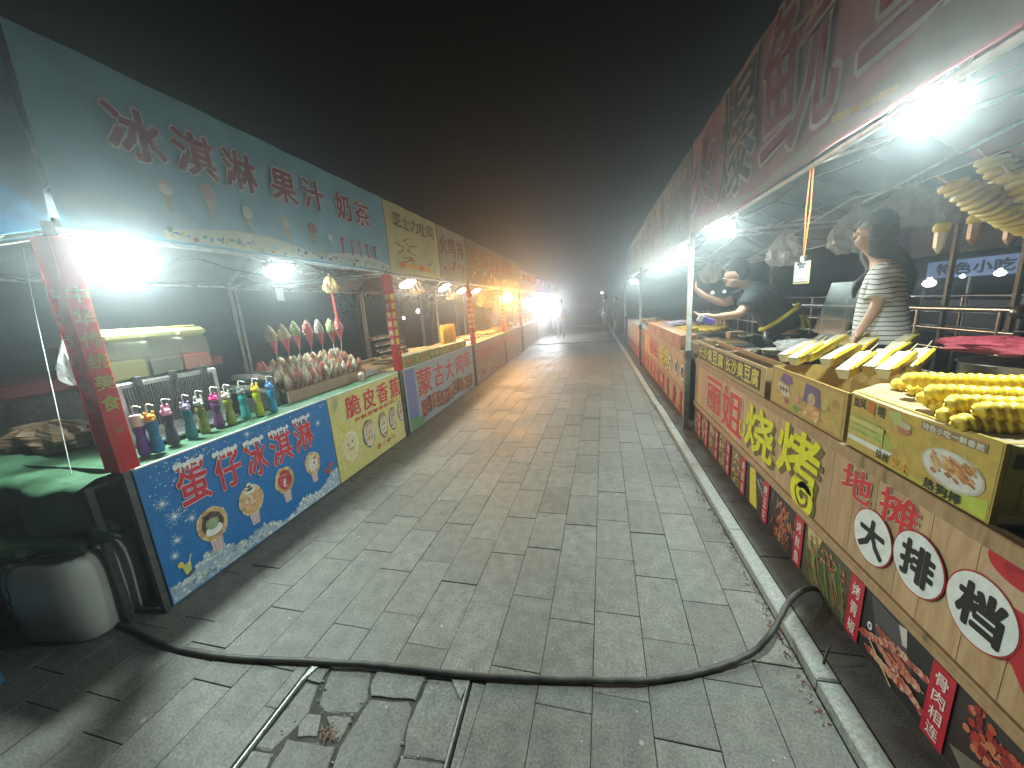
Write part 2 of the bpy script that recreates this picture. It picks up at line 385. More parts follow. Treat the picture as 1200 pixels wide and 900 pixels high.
# the sunken cover filled with broken setts, inside a bright steel frame
pt = MB(); pt.prism(pit, -.036, -.0095)
sunk = tag(pt.build('sunken_cover_bed', MORTAR), kind='structure'); 
stones = [[(-1.19, 1.14), (-1.0, 1.145), (-.95, 1.04), (-.96, .985), (-1.09, .965), (-1.14, .985)],
 [(-.97, 1.15), (-.745, 1.16), (-.745, 1.065), (-.935, 1.05), (-.965, 1.09)],
 [(-.725, 1.155), (-.62, 1.165), (-.552, 1.10), (-.535, .895), (-.695, .88), (-.73, .98)],
 [(-.93, 1.035), (-.775, 1.055), (-.748, 1.035), (-.715, .885), (-.72, .81), (-.925, .785), (-.948, .87)],
 [(-1.075, .95), (-.968, .965), (-.962, .88), (-.985, .875)],
 [(-1.165, .905), (-1.155, .945), (-1.10, .95), (-1.06, .88), (-1.135, .865)],
 [(-1.165, .85), (-.965, .86), (-.945, .79), (-1.15, .745)],
 [(-1.26, 1.055), (-1.20, 1.05), (-1.16, .95), (-1.175, .87), (-1.20, .81), (-1.27, .81)],
 [(-1.27, .795), (-1.185, .80), (-1.165, .74), (-1.27, .71)],
 [(-.70, .87), (-.545, .88), (-.52, .76), (-.71, .76)],
 [(-1.28, .70), (-1.17, .73), (-1.0, .73), (-1.02, .56), (-1.28, .55)], [(-.98, .765), (-.73, .79), (-.72, .60), (-.98, .58)], [(-.71, .74), (-.53, .74), (-.52, .58), (-.70, .58)], [(-1.27, 1.14), (-1.2, 1.14), (-1.195, 1.06), (-1.265, 1.065)]]
for poly in stones:
    # roughened outline
    out = []
    for i in range(len(poly)):
        a, b_ = poly[i], poly[(i + 1) % len(poly)]; out.append(a)
        L = math.hypot(b_[0] - a[0], b_[1] - a[1]); k = max(1, int(L / .035))
        for j in range(1, k): t = j / k; out.append((a[0] + (b_[0] - a[0]) * t + random.uniform(-.004, .004), a[1] + (b_[1] - a[1]) * t + random.uniform(-.004, .004)))
    cx = sum(p[0] for p in out) / len(out); cyy = sum(p[1] for p in out) / len(out)
    z = random.uniform(-.010, -.001)
    b = MB(); n = len(out); vs = []
    for zz, k in ((-.03, 1.035), (z - .006, 1.03), (z - .0015, 1.005), (z, .96)):
        vs += [((x - cx) * k, (y - cyy) * k, zz + random.uniform(-.0007, .0007)) for x, y in out]
    fs = [(r * n + i, r * n + (i + 1) % n, (r + 1) * n + (i + 1) % n, (r + 1) * n + i) for r in range(3) for i in range(n)] + [tuple(range(3 * n, 4 * n))]
    b.add(vs, fs); b.build('sett', SLAB, sunk, (cx, cyy, 0))
rb = MB((.25, .24, .2))
for k in range(260):
    x, y = random.uniform(-1.27, -.54), random.uniform(.7, 1.15)
    if any(inside((x, y), p) for p in stones) and random.random() < .93: continue
    rb.ball((x, y, -.008 + random.uniform(0, .004)), (random.uniform(.002, .006),) * 3, 5, 3, jit=.4)
tag(rb.build('mortar_rubble', mat('rubble', (.24, .22, .18), .95, (.4, .38, .33), 40), sunk), kind='stuff')
lf = MB((.16, .07, .03))
for k in range(34):
    x, y = -1.02 + random.gauss(0, .022), .895 + random.gauss(0, .014); M = Matrix.Rotation(random.uniform(0, 6), 3, 'Z')
    lf.add([Vector((x, y, -.001)) + M @ Vector(p) for p in ((0, 0, 0), (.012, .003, .003), (.02, 0, .001), (.01, -.003, 0))], [(0, 1, 2, 3)], random.choice([(.16, .07, .03), (.22, .11, .05), (.09, .05, .03)]))
tag(lf.build('dead_leaves', PLAIN), kind='stuff')
fr = MB(); fr.box(-.005, .005, -.55, .0, -.02, .004); fr.box(-.012, -.006, -.55, 0, -.02, .001)
fo = thing('cover_frame', 'thin bright steel edging strips around the broken sunken setts near the cable', 'cover frame', (-1.283, 1.08, .001))
b = MB(); b.box(-.0035, .0035, -.56, .0, -.02, .004); b.build('edge_strip', mat('bright_edge', (.40, .41, .40), .45, (.22, .22, .21), 60, metal=.3), fo)
b = MB(); b.prism([(-.005, -.03), (.003, -.03), (.03, .045), (.075, .07), (.07, .078), (.0, .06)], -.01, .0035); b.build('corner_plate', _m['bright_edge'], fo)
b = MB(); b.box(.735, .741, -.5, .10, -.02, .003, M=Matrix.Rotation(math.radians(3), 4, 'Z')); b.build('edge_strip', _m['bright_edge'], fo)
b = MB(); b.prism([(.64, .105), (.735, .105), (.725, .015)], -.012, .0015); b.build('corner_plate', mat('worn_plate', (.3, .3, .28), .5, (.18, .18, .16), 40, metal=.4), fo)
# kerb and the raised strip under the right-hand stalls
kb = MB(); kb.box(.83, .90, -1.5, 45, -.04, .03); kerb = tag(kb.build('kerb', MORTAR), kind='structure')
y = -.6; i = 0
while y < 30:
    L = .98 if y < 12 else 2.4
    off = .0 if y < 4.6 else -.012
    b = MB(); z1 = .052 + random.uniform(-.002, .002)
    b.box(.82 + off, .898 + off, y + .003, y + L - .003, -.02, z1, bev=.007); b.build('kerb_stone', KERB, kerb); y += L; i += 1
tb = MB(); tb.box(.896, 7.5, -1.5, 45, -.04, .036); rstrip = tag(tb.build('raised_pavement', SOIL), kind='structure')
y = -.3
DSL = mat('dark_stone', (.055, .052, .046), .8, (.11, .105, .095), 9, bump=.4, bscale=150)
while y < 16:
    b = MB(); b.box(.903, 1.10, y + .002, y + .598, .02, .045 + random.uniform(-.002, .002), bev=.003); b.build('dark_slab', DSL, rstrip)
    b = MB(); b.box(1.104, 1.60, y + .002, y + .598, .02, .044 + random.uniform(-.002, .002), bev=.003); b.build('dark_slab', DSL, rstrip); y += .6
# working floor behind the right-hand counters
fb = MB(); fb.box(1.75, 3.6, .5, 8, .03, .34); tag(fb.build('stall_floor', SOIL), kind='structure')
# a stone threshold across the street where the light turns blue, and litter at the kerb
b = MB(); b.box(-3.2, .81, 13.9, 14.15, -.02, .012, bev=.004); b.build('threshold_strip', DSL, pave)
b = MB(); b.box(-1.9, 1.4, 23, 23.4, -.02, .02, bev=.004); b.build('threshold_strip', mat('pale_stone', (.5, .46, .4), .7), pave)
lt = MB()
for k in range(420):
    y = random.choice([random.uniform(1.2, 3.2), random.uniform(1.2, 8)]); x = .812 - abs(random.gauss(0, .02))
    a = random.uniform(0, 6.28); L = random.uniform(.006, .03); c = random.choice([(.12, .09, .06), (.2, .17, .12), (.05, .04, .03), (.3, .28, .24), (.2, .05, .03)])
    lt.add([(x, y, .003), (x + L * math.cos(a), y + L * math.sin(a), .006 + random.uniform(0, .008)), (x + L * math.cos(a + .3), y + L * math.sin(a + .3), .004)], [(0, 1, 2)], c)
for k in range(240):
    x, y = random.uniform(-2.1, .78), random.uniform(.9, 7); a = random.uniform(0, 6.28); L = random.uniform(.003, .011)
    lt.add([(x, y, .0035), (x + L * math.cos(a), y + L * math.sin(a), .006), (x + L * math.cos(a + .8), y + L * math.sin(a + .8), .005)], [(0, 1, 2)], (.5, .48, .42))
tag(lt.build('litter', PLAIN), kind='stuff')
b = MB(); b.box(-.035, .035, -.02, .02, 0, .004); tag(b.build('paper_scrap', mat('paper', (.7, .66, .6), .8), loc=tuple(onz(478 * 0 + 635, 402, .002))), 'small white scrap of paper lying on the far pavement', 'litter')
# power cable
pts = [onz(118, 726, .014), onz(150, 735, .014)] + [onz(x, y, .014) for x, y in ((200, 757), (270, 770), (350, 774), (450, 780), (560, 792), (680, 797), (760, 797), (830, 785))]
pts += [onz(880, 765, .03), onz(905, 740, .085), onz(925, 705, .115), onz(943, 691, .10), onz(962, 688, .06), Vector((1.16, 1.98, .05))]
b = MB(); q_ = smooth_line(pts, 9); b.tube([p + Vector((random.uniform(-.0012, .0012), random.uniform(-.0015, .0015), 0)) for p in q_], [.0125 + random.uniform(-.0004, .0004) for _ in q_], 12); tag(b.build('power_cable', RUBBER), 'thick black power cable lying across the pavement from the white jug to the barbecue stall', 'cable')
b = MB(); b.tube([(0, 0, 0), (.01, .01, .03), (.03, .03, .055)], .005, 6); tag(b.build('wire_stub', RUBBER, loc=tuple(onz(965, 778, .052))), 'short dark wire stub sticking out of the kerb', 'wire')
# ------------------------------------------------------------------ lamps
LENS = mat('lamp_glass_white', (.86, 1.0, .95), .3, emit=26)
LENSW = mat('lamp_glass_warm', (1.0, .50, .16), .3, emit=26)
LENSM = mat('lamp_glass_amber_white', (1.0, .80, .52), .3, emit=18)
def flood(loc, face, power, size, label, col=(.88, 1.0, .95), lens=None, group='floodlights hanging under the stall canopies', name='flood_lamp', spread=180):
    t = thing(name, label, 'lamp', tuple(loc), 0, group)
    f = Vector(face).normalized(); q = f.to_track_quat('-Z', 'Y').to_matrix().to_4x4(); sx, sy = size
    b = MB(); b.lathe([(sx / 2 + .012, .006), (sx / 2 + .012, .03), (sx / 2 - .01, .036)], n=28, M=q @ Matrix.Diagonal((1, (sy + .024) / (sx + .024), 1, 1)), sq=2.8)
    for k in range(7):
        xx = -sx / 2 + sx * (k + .5) / 7; b.box(xx - .003, xx + .003, -sy / 2, sy / 2, .035, .06, M=q)
    b.build('housing', DARK_METAL, t)
    b = MB(); b.lathe([(sx / 2 * .9, -.004), (sx / 2, .0), (sx / 2, .008)], n=28, M=q @ Matrix.Diagonal((1, sy / sx, 1, 1)), sq=2.8); b.build('lens', lens or LENS, t)
    b = MB(); b.tube([q @ Vector((-sx / 2 - .02, 0, .02)), q @ Vector((-sx / 2 - .02, 0, .02)) + Vector((0, 0, .09)), q @ Vector((sx / 2 + .02, 0, .02)) + Vector((0, 0, .09)), q @ Vector((sx / 2 + .02, 0, .02))], .006, 6); b.build('bracket', DARK_METAL, t)
    if power:
        li = bpy.data.lights.new('lamp_light', 'AREA'); li.shape = 'ELLIPSE'; li.size = sx; li.size_y = sy; li.energy = power; li.color = col; li.spread = math.radians(spread)
        lo = bpy.data.objects.new('lamp_light', li); C.objects.link(lo); lo.parent = t; lo.matrix_local = Matrix.Translation(f * .006) @ q
    return t
WC = (.83, 1.0, .92); OC = (1.0, .45, .10); AC = (1.0, .82, .58)
# left row
def lrow(px, py, x, face, pw, size, lab, col, lens=None): flood(onx(px, py, x), face, pw, size, lab, col, lens)
lrow(132, 300, -2.75, (.52, -.50, -.68), 80, (.24, .15), 'largest white floodlight on the left, over the drink tanks', WC)
lrow(328, 318, -3.0, (.5, -.2, -.8), 46, (.26, .20), 'second white floodlight on the left, over the cone rack', WC)
flood(onx(410, 327, -3.0), (.3, -.5, -.9), 0, (.30, .16), 'unlit floodlight frame beside the first red scroll post', WC, lens=mat('unlit_lens', (.35, .32, .24), .2))
lrow(478, 333, -2.9, (.5, -.1, -.85), 34, (.30, .22), 'nearest amber white panel lamp of the second left stall', AC, LENSM)
lrow(521, 337, -2.9, (.55, -.1, -.82), 46, (.30, .22), 'second amber white panel lamp, over the yellow sausage sticks', AC, LENSM)
lrow(541, 341, -3.0, (.5, -.1, -.85), 24, (.28, .2), 'third amber white panel lamp, just before the second scroll', AC, LENSM)
lrow(558, 341, -2.9, (.5, -.1, -.85), 46, (.28, .2), 'fourth amber white panel lamp, just behind the second scroll', OC, LENSM)
lrow(593, 349, -2.32, (.45, -.80, -.40), 160, (.34, .26), 'glaring orange sodium floodlight before the lit blue shops', OC, LENSW)
for (px, py, lab) in ((618, 352, 'small white lamp under the pink and yellow shop banner'), (630, 354, 'small white lamp under the violet shop banner'), (639, 356, 'small white lamp under the pale blue shop banner')):
    flood(onx(px, py, -2.25), (.3, -.3, -.8), 28, (.3, .24), lab, (.9, .95, 1.0))
flood(onx(645, 359, -2.0), (.38, -.90, -.22), 130, (.46, .46), 'brightest distant white floodlight at the end of the left row', (.9, .98, 1.0))
# right row, inside the canopy edge
for (px, py, x, pw, sz, lab) in ((1093, 118, 1.22, 60, (.14, .10), 'nearest white floodlight above the twisted potato sticks'), (846, 266, 1.17, 40, (.22, .15), 'second white floodlight on the right, before the canopy post'),
                       (797, 298, 1.17, 40, (.24, .16), 'third white floodlight on the right, just past the canopy post'), (770, 315, 1.17, 34, (.24, .16), 'fourth and thin looking white floodlight of the right row'), (743, 330, 1.17, 30, (.28, .18), 'farthest white floodlight of the right row')):
    flood(onx(px, py, x), (-.58, -.16, -.80) if px > 1000 else (-.55, -.50, -.68), pw, sz, lab, WC)

for (X_, ys, zc, lab) in ((-2.55, [1.35, 2.0, 3.0, 4.0, 5.2, 6.9, 8.4, 9.6, 11.8], 1.99, 'sagging black wire feeding the lamps of the left stalls'), (1.14, [.6, 1.7, 2.6, 3.7, 4.3, 5.3, 7.0, 8.6, 10.4, 12.5], 2.115, 'sagging black wire feeding the lamps of the right stalls')):
    q_ = []
    for i in range(len(ys) - 1):
        q_ += [Vector((X_, ys[i], zc)), Vector((X_ + random.uniform(-.03, .03), ys[i] + (ys[i + 1] - ys[i]) * .3, zc - .05)), Vector((X_, ys[i] + (ys[i + 1] - ys[i]) * .65, zc - random.uniform(.03, .09)))]
    q_.append(Vector((X_, ys[-1], zc))); w_b = MB(); w_b.tube(smooth_line(q_, 4), .0045, 6); tag(w_b.build('lamp_wire', RUBBER), lab, 'wire')
# ================================================================== LEFT ROW OF STALLS
RED = (.62, .02, .03); DRED = (.34, .03, .035); WH = (.8, .78, .74); YE = (.85, .62, .06)
def sleeve(x, y, ztop, zbot, chars, label, wd=.10, dp=.075, glow=(.92, .78, .10), tz=None, squares=True):
    t = thing('scroll_banner', label, 'scroll banner', (x, y, 0), 0, 'red scrolls wrapped round the stall posts')
    b = MB(); n = 14
    for i in range(n):
        z0 = zbot + (ztop - zbot) * i / n; z1 = zbot + (ztop - zbot) * (i + 1) / n; w0 = .003 * math.sin(i * 1.7); w1 = .003 * math.sin((i + 1) * 1.7)
        b.add([(w0, -wd / 2, z0), (w0, wd / 2, z0), (w1, wd / 2, z1), (w1, -wd / 2, z1)], [(0, 1, 2, 3)], RED)
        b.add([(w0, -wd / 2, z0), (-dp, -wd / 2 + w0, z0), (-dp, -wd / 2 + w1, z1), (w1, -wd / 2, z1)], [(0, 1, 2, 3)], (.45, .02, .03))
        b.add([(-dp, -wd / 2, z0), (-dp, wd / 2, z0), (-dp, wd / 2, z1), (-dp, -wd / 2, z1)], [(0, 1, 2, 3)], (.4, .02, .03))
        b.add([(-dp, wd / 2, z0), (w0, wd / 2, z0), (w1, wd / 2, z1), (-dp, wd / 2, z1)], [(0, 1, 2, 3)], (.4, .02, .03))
    b.build('cloth', PRINTF, t)
    b = MB(); fn = lambda u, z, d: Vector((.004 + d, u, z)); fn2 = lambda u, z, d: Vector((-dp / 2 - .0 + u, -wd / 2 - .004 - d, z))
    H_ = ztop - zbot; top = tz or ztop - .18 * H_; bot = zbot + .27 * H_; n = len(chars); hh = (top - bot) / n
    for i, ch in enumerate(chars):
        z = top - hh * (i + .5); s = min(hh * .40, .045)
        if squares: shape(b, fn, [(-wd * .40, z - s * 1.02), (wd * .40, z - s * 1.02), (wd * .40, z + s * 1.02), (-wd * .40, z + s * 1.02)], .001, (.88, .30, .02))
        put(b, fn, ch, (-s * .85, s * .85, z - s * .9, z + s * .9), .035, .003, glow)
        put(b, fn2, ch, (-s * .7, s * .7, z - s * .8, z + s * .8), .02, .003, (.75, .6, .5))
    for zz in (zbot + .20 * H_, zbot + .185 * H_): shape(b, fn, [(-wd * .35, zz + .02), (0, zz - .012), (wd * .35, zz + .02), (0, zz)], .003, (.45, .3, .05))
    for sx in (-1, 1): shape(b, fn, [(sx * wd * .44, zbot), (sx * wd * .47, zbot), (sx * wd * .47, ztop), (sx * wd * .44, ztop)], .002, (.5, .16, .04))
    b.build('lettering', PRINTF, t)
    b = MB(); b.box(-dp / 2 - .015, -dp / 2 + .015, -.015, .015, 0, 2.05 if zbot > .5 else ztop); b.build('post', DARK_METAL, t)
    return t
FRAME = mat('tent_frame', (.26, .27, .27), .5, (.18, .18, .18), 14)
def canopy(name, label, x, sgn, y0, y1, zb, zt, depth, roofm, group=None, ridge=.35):
    """stall frame: x = street side, sgn = +1 when the stall lies towards +x"""
    t = thing(name, label, 'market stall', (x, y0, 0), 0, group)
    L = y1 - y0; X = lambda d: sgn * d
    b = MB()
    # fabric roof with a little sag, two slopes
    nx, ny = 10, 8; vs = []
    for j in range(ny + 1):
        for i in range(nx + 1):
            u = i / nx; v = j / ny; tri = 1 - abs(2 * u - 1); vs.append((X(.03 + (depth - .03) * u), L * v, zb + .06 + (zt - zb + ridge - .3) * tri * (1 - .12 * math.sin(v * math.pi)) - .03 * math.sin(v * math.pi * 2) ** 2))
    b.add(vs, [(j * (nx + 1) + i, j * (nx + 1) + i + 1, (j + 1) * (nx + 1) + i + 1, (j + 1) * (nx + 1) + i) for j in range(ny) for i in range(nx)], smooth=True)
    b.build('roof', roofm, t)
    for (a, c) in (((.015, 0), (.015, L)), ((depth, 0), (depth, L))):
        b = MB(); b.tube([(X(a[0]), a[1], zb), (X(c[0]), c[1], zb)], .014, 6); b.build('beam', WHITE_METAL, t)
    for yy in (0.02, L - .02):
        b = MB(); b.tube([(X(.015), yy, zb - .01), (X(depth), yy, zb - .01)], .012, 6); b.build('cross_beam', WHITE_METAL, t)
        b = MB(); b.box(X(depth) - .018, X(depth) + .018, yy - .018, yy + .018, .04, zb + .04); b.build('post', FRAME, t)
        b = MB(); n = 4
        for k in range(n):
            a0 = depth * k / n; a1 = depth * (k + 1) / n
            for (za, zc_) in ((zb - .02, zb + .22), (zb + .22, zb - .02)): b.tube([(X(a0), yy + .02, za), (X(a1), yy + .02, zc_)], .008, 5)
        b.build('scissor_truss', FRAME, t)
    b = MB(); n = 6
    for k in range(n):
        a0 = L * k / n; a1 = L * (k + 1) / n
        for (za, zc_) in ((zb - .0, zb + .2), (zb + .2, zb - .0)): b.tube([(X(depth - .03), a0, za), (X(depth - .03), a1, zc_)], .008, 5)
    b.build('rear_truss', FRAME, t)
    b = MB(); b.tube([(X(depth / 2), 0, zb + .1), (X(depth / 2), L / 2, zb + .30), (X(depth / 2), L, zb + .1)], .012, 6)
    b.tube([(X(.02), L / 2, zb), (X(depth / 2), L / 2, zb + .3), (X(depth), L / 2, zb)], .012, 6); b.build('ridge_strut', WHITE_METAL, t)
    return t
def sheet(fn, u0, u1, z0, z1, col, d=0, nu=28, nz=6, wave=.013, thick=.004):
    b = MB(); vs = []
    for side in (0, 1):
        for j in range(nz + 1):
            for i in range(nu + 1):
                u = u0 + (u1 - u0) * i / nu; z = z0 + (z1 - z0) * j / nz
                vs.append(fn(u, z, d - side * thick + wave * math.sin(u * 5.1 + z * 2) * math.sin(math.pi * j / nz) + (wave * .4 * math.sin(u * 13))))
    N = (nu + 1) * (nz + 1)
    for side in (0, 1):
        b.add(vs[side * N:(side + 1) * N], [(j * (nu + 1) + i, j * (nu + 1) + i + 1, (j + 1) * (nu + 1) + i + 1, (j + 1) * (nu + 1) + i) for j in range(nz) for i in range(nu)], col, True)
    return b
def panel_board(fn, u0, u1, z0, z1, col, thick=.012):
    b = MB(); p = [fn(u0, z0, 0), fn(u1, z0, 0), fn(u1, z1, 0), fn(u0, z1, 0), fn(u0, z0, -thick), fn(u1, z0, -thick), fn(u1, z1, -thick), fn(u0, z1, -thick)]
    b.add(p, [(0, 1, 2, 3), (7, 6, 5, 4), (0, 1, 5, 4), (1, 2, 6, 5), (2, 3, 7, 6), (3, 0, 4, 7)], col); return b
def word(b, fn, rects, fill, edge, of=(.035, .06), d=.004):
    for ch, r in rects: put(b, fn, ch, r, of[1], d, edge)
    for ch, r in rects: put(b, fn, ch, r, of[0], d + .002, fill)
# ---- stall 1: ice cream
S1 = canopy('ice_cream_stall', 'nearest left stall with sky blue ice cream banner and blue front board', XL, -1, 1.30, 4.08, 2.02, 2.84, 2.3, mat('grey_canvas', (.20, .22, .23), .85, (.28, .3, .31), 3, thin=.25), 'market stalls along the left side')
WV = lambda u, z, z0, z1: .013 * math.sin(u * 5.1 + z * 2) * math.sin(math.pi * min(1, max(0, (z - z0) / (z1 - z0)))) + .0052 * math.sin(u * 13)
BNr = lambda u, z, d: LW(u, z, d + .03)
BN = lambda u, z, d: BNr(u, z, d + WV(u, z, 2.03, 2.84))
ban = sheet(BNr, 1.31, 4.12, 2.03, 2.84, (.25, .45, .55)).build('banner', PRINTF, S1, world=True)
b = MB()
word(b, BN, [('冰', (1.57, 1.82, 2.43, 2.67)), ('淇', (1.88, 2.12, 2.44, 2.67)), ('淋', (2.19, 2.43, 2.45, 2.68))], (.30, .02, .05), (.88, .82, .80), of=(.030, .066), d=.012)
word(b, BN, [('果', (2.55, 2.79, 2.45, 2.67)), ('汁', (2.86, 3.09, 2.46, 2.69))], (.30, .02, .05), (.88, .82, .80), of=(.030, .066), d=.012)
word(b, BN, [('奶', (3.28, 3.50, 2.46, 2.69)), ('茶', (3.57, 3.82, 2.46, 2.69))], (.30, .02, .05), (.88, .82, .80), of=(.030, .066), d=.012)
b.build('lettering', PRINTF, ban, world=True)
b = MB()   # printed sea of ice, cones, drinks and the scalloped flower edging
pts = [(1.33, 2.04)]
for i in range(41):
    u = 1.33 + 2.77 * i / 40; pts.append((u, 2.17 + .03 * math.sin(i * 1.1) + .03 * math.sin(i * .45)))
pts.append((4.10, 2.04))
for i in range(40):
    shape(b, BN, [(pts[i + 1][0], 2.045), (pts[i + 2][0], 2.045), pts[i + 2], pts[i + 1]], .009, (.30, .45, .50))
pts = []
for i in range(64):
    u = 1.72 + 2.36 * i / 63; v = 1.72 + 2.36 * (i + 1) / 63; f = lambda x: 2.085 + .075 * abs(math.sin((x - 1.72) * 2.6))
    if u < 4.05: shape(b, BN, [(u, 2.038), (v, 2.038), (v, f(v)), (u, f(u))], .012, (.66, .62, .34) if u < 2.6 else (.62, .62, .56))
for k in range(70):
    u = random.uniform(1.75, 4.05); disc(b, BN, u, 2.05 + random.uniform(0, .05), random.uniform(.008, .022), random.uniform(.006, .018), .014 + k * .00002, random.choice([(.18, .3, .4), (.5, .12, .12), (.25, .35, .2), (.6, .5, .2), (.2, .22, .4)]), 7, .3)
for u, z, s, c in ((1.78, 2.30, .05, (.62, .55, .45)), (2.02, 2.33, .06, (.5, .3, .3)), (2.30, 2.28, .05, (.7, .68, .6)), (2.62, 2.27, .05, (.55, .42, .3)), (2.9, 2.28, .055, (.45, .14, .14)), (3.1, 2.24, .04, (.66, .6, .5))):
    shape(b, BN, [(u - s * .6, z), (u + s * .6, z), (u + s * .12, z - s * 2.2), (u - s * .12, z - s * 2.2)], .013, (.5, .36, .2)); disc(b, BN, u, z + s * .4, s * .75, s * .85, .015, c, 12, .15)
for i in range(5):
    u = 3.28 + i * .14; streak(b, BN, u, 2.14, u, 2.27, .012, .013, (.5, .08, .08)); streak(b, BN, u - .03, 2.27, u + .03, 2.27, .01, .014, (.5, .08, .08))
for k in range(160):
    disc(b, BN, random.uniform(1.35, 4.08), random.uniform(2.66, 2.82), random.uniform(.002, .007), random.uniform(.002, .007), .008, (.34, .50, .62), 6)
b.build('picture', PRINTF, ban, world=True)
FN = lambda u, z, d: Vector((u, 1.285 - d, z))
sd = sheet(FN, XL - 2.3, XL, 2.03, 2.82, (.17, .34, .46)).build('side_banner', PRINTF, S1, world=True)
# front boards
FP = lambda u, z, d: LW(u, z, d + .012)
bl = panel_board(FP, 1.30, 2.745, .012, .835, (.015, .17, .48)).build('front_board', PRINT, S1, world=True)
b = MB(); E1 = [('蛋', (1.47, 1.64, .515, .765)), ('仔', (1.69, 1.86, .505, .745)), ('冰', (1.90, 2.06, .485, .735)), ('淇', (2.10, 2.29, .485, .735)), ('淋', (2.33, 2.52, .50, .755))]
for ch, r in E1: put(b, FP, ch, (r[0] - .006, r[1] + .006, r[2] - .006, r[3] + .006), .06, .002, (.04, .06, .3))
word(b, FP, E1, (.62, .025, .05), (.82, .82, .84), of=(.035, .06), d=.003)
for ch, r in E1:           # frosting on the letters
    for k in range(7):
        disc(b, FP, r[0] + (r[1] - r[0]) * (k + .5) / 7, r[3] + .004 + .006 * math.sin(k * 2.2), .014, .018, .0062 + k * .0001, (.84, .85, .88), 8)
        if k % 2: streak(b, FP, r[0] + (r[1] - r[0]) * (k + .5) / 7, r[3] - .01, r[0] + (r[1] - r[0]) * (k + .5) / 7, r[3] - .04, .006, .007, (.84, .85, .88), .003)
b.build('lettering', PRINT, bl, world=True)
b = MB()
for k in range(150):
    if k < 90: u = random.gauss(1.43, .05) if k % 2 else random.gauss(1.55, .12); z = random.gauss(.56, .11) if k % 2 else random.gauss(.80, .02)
    else: u = random.uniform(1.35, 2.7); z = random.uniform(.74, .81)
    if 1.32 < u < 2.72 and .2 < z < .825: disc(b, FP, u, z, random.uniform(.002, .006), random.uniform(.002, .006), .001, (.55, .72, .85), 6)
for (u, z, R) in ((1.42, .50, .06), (1.40, .36, .045), (1.50, .44, .04), (1.38, .60, .05), (1.37, .28, .035), (1.95, .80, .03), (2.6, .66, .04)):
    for k in range(12):
        a = k * math.pi / 6; rr = R * random.uniform(.55, 1); streak(b, FP, u, z, u + rr * math.cos(a), z + rr * math.sin(a), .0022, .0014, (.66, .80, .9), .0004)
    disc(b, FP, u, z, R * .18, R * .18, .0016, (.8, .88, .94), 8)
f = lambda u: .105 + .045 * math.sin((u - 1.2) * 5) + .03 * math.sin(u * 17)
for i in range(48):
    u = 1.305 + 1.435 * i / 48; v = 1.305 + 1.435 * (i + 1) / 48; shape(b, FP, [(u, .018), (v, .018), (v, f(v)), (u, f(u))], .0015, (.40, .50, .60))
for k in range(520):
    u = random.uniform(1.315, 2.73); z = random.uniform(.02, f(u) + .01); s = random.uniform(.008, .02); a = random.uniform(0, 1.6)
    c = random.choice([(.72, .78, .82), (.58, .66, .72), (.35, .46, .58), (.8, .82, .82), (.22, .34, .48), (.6, .6, .56)])
    shape(b, FP, [(u + s * math.cos(a + q) * random.uniform(.6, 1), z + s * math.sin(a + q) * random.uniform(.6, 1)) for q in (0, 1.57, 3.14, 4.71)] if z > .035 else [(u - s, .02), (u + s, .02), (u + s * .6, .02 + s), (u - s * .5, .02 + s * 1.2)], .002 + k * .000002, c)
def waffle_cone(b, fn, u, z, s, kind, d0=.0035):
    shape(b, fn, [(u - s * .45, z), (u + s * .45, z), (u + s * .30, z - s * 1.25), (u - s * .30, z - s * 1.25)], d0, (.62, .42, .45))
    for k in range(3): shape(b, fn, [(u - s * .42 + k * s * .28, z), (u - s * .34 + k * s * .28, z), (u - s * .26 + k * s * .22, z - s * 1.2), (u - s * .32 + k * s * .22, z - s * 1.2)], d0 + .0003, (.78, .62, .62))
    disc(b, fn, u, z + s * .75, s * 1.0, s * 1.15, d0 + .0006, (.80, .70, .52), 20, .06)
    for k in range(16):
        a = 2 * math.pi * k / 16; disc(b, fn, u + s * .80 * math.cos(a), z + s * .75 + s * .93 * math.sin(a), s * .2, s * .2, d0 + .0009 + k * .00002, random.choice([(.66, .42, .18), (.76, .52, .25), (.55, .33, .13)]), 8, .1)
    inner = {'green': (.10, .05, .04), 'gold': (.72, .42, .22), 'red': (.5, .05, .07), 'cream': (.72, .66, .5)}[kind]
    disc(b, fn, u, z + s * .75, s * .70, s * .85, d0 + .0014, inner, 16, .06)
    if kind == 'green':
        disc(b, fn, u, z + s * .35, s * .55, s * .38, d0 + .0018, (.86, .86, .84), 14); disc(b, fn, u - s * .02, z + s * .82, s * .42, s * .42, d0 + .002, (.28, .36, .2), 16); disc(b, fn, u - s * .04, z + s * .86, s * .3, s * .3, d0 + .0023, (.36, .44, .27), 16)
        for k in range(12): disc(b, fn, u + random.uniform(-.6, .6) * s, z + s * (1.25 + random.uniform(-.1, .25)), s * .1, s * .1, d0 + .0022, (.2, .1, .16), 7)
    else:
        for k in range(26):
            a = random.uniform(0, 6.28); q = random.uniform(0, .62)
            disc(b, fn, u + s * q * math.cos(a), z + s * .75 + s * q * 1.2 * math.sin(a), s * random.uniform(.08, .2), s * random.uniform(.08, .18), d0 + .0018 + k * .00003,
                 random.choice({'gold': [(.78, .55, .36), (.84, .68, .45), (.6, .32, .18), (.82, .76, .62)], 'red': [(.6, .06, .08), (.42, .03, .05), (.8, .72, .7), (.7, .2, .2)], 'cream': [(.82, .8, .72), (.45, .1, .1), (.78, .7, .5), (.86, .84, .8)]}[kind]), 8, .2)
    if kind == 'gold':
        for k in range(3): disc(b, fn, u, z + s * (1.5 + .22 * k), s * (.5 - .15 * k), s * .2, d0 + .0028, (.84, .80, .70), 12)
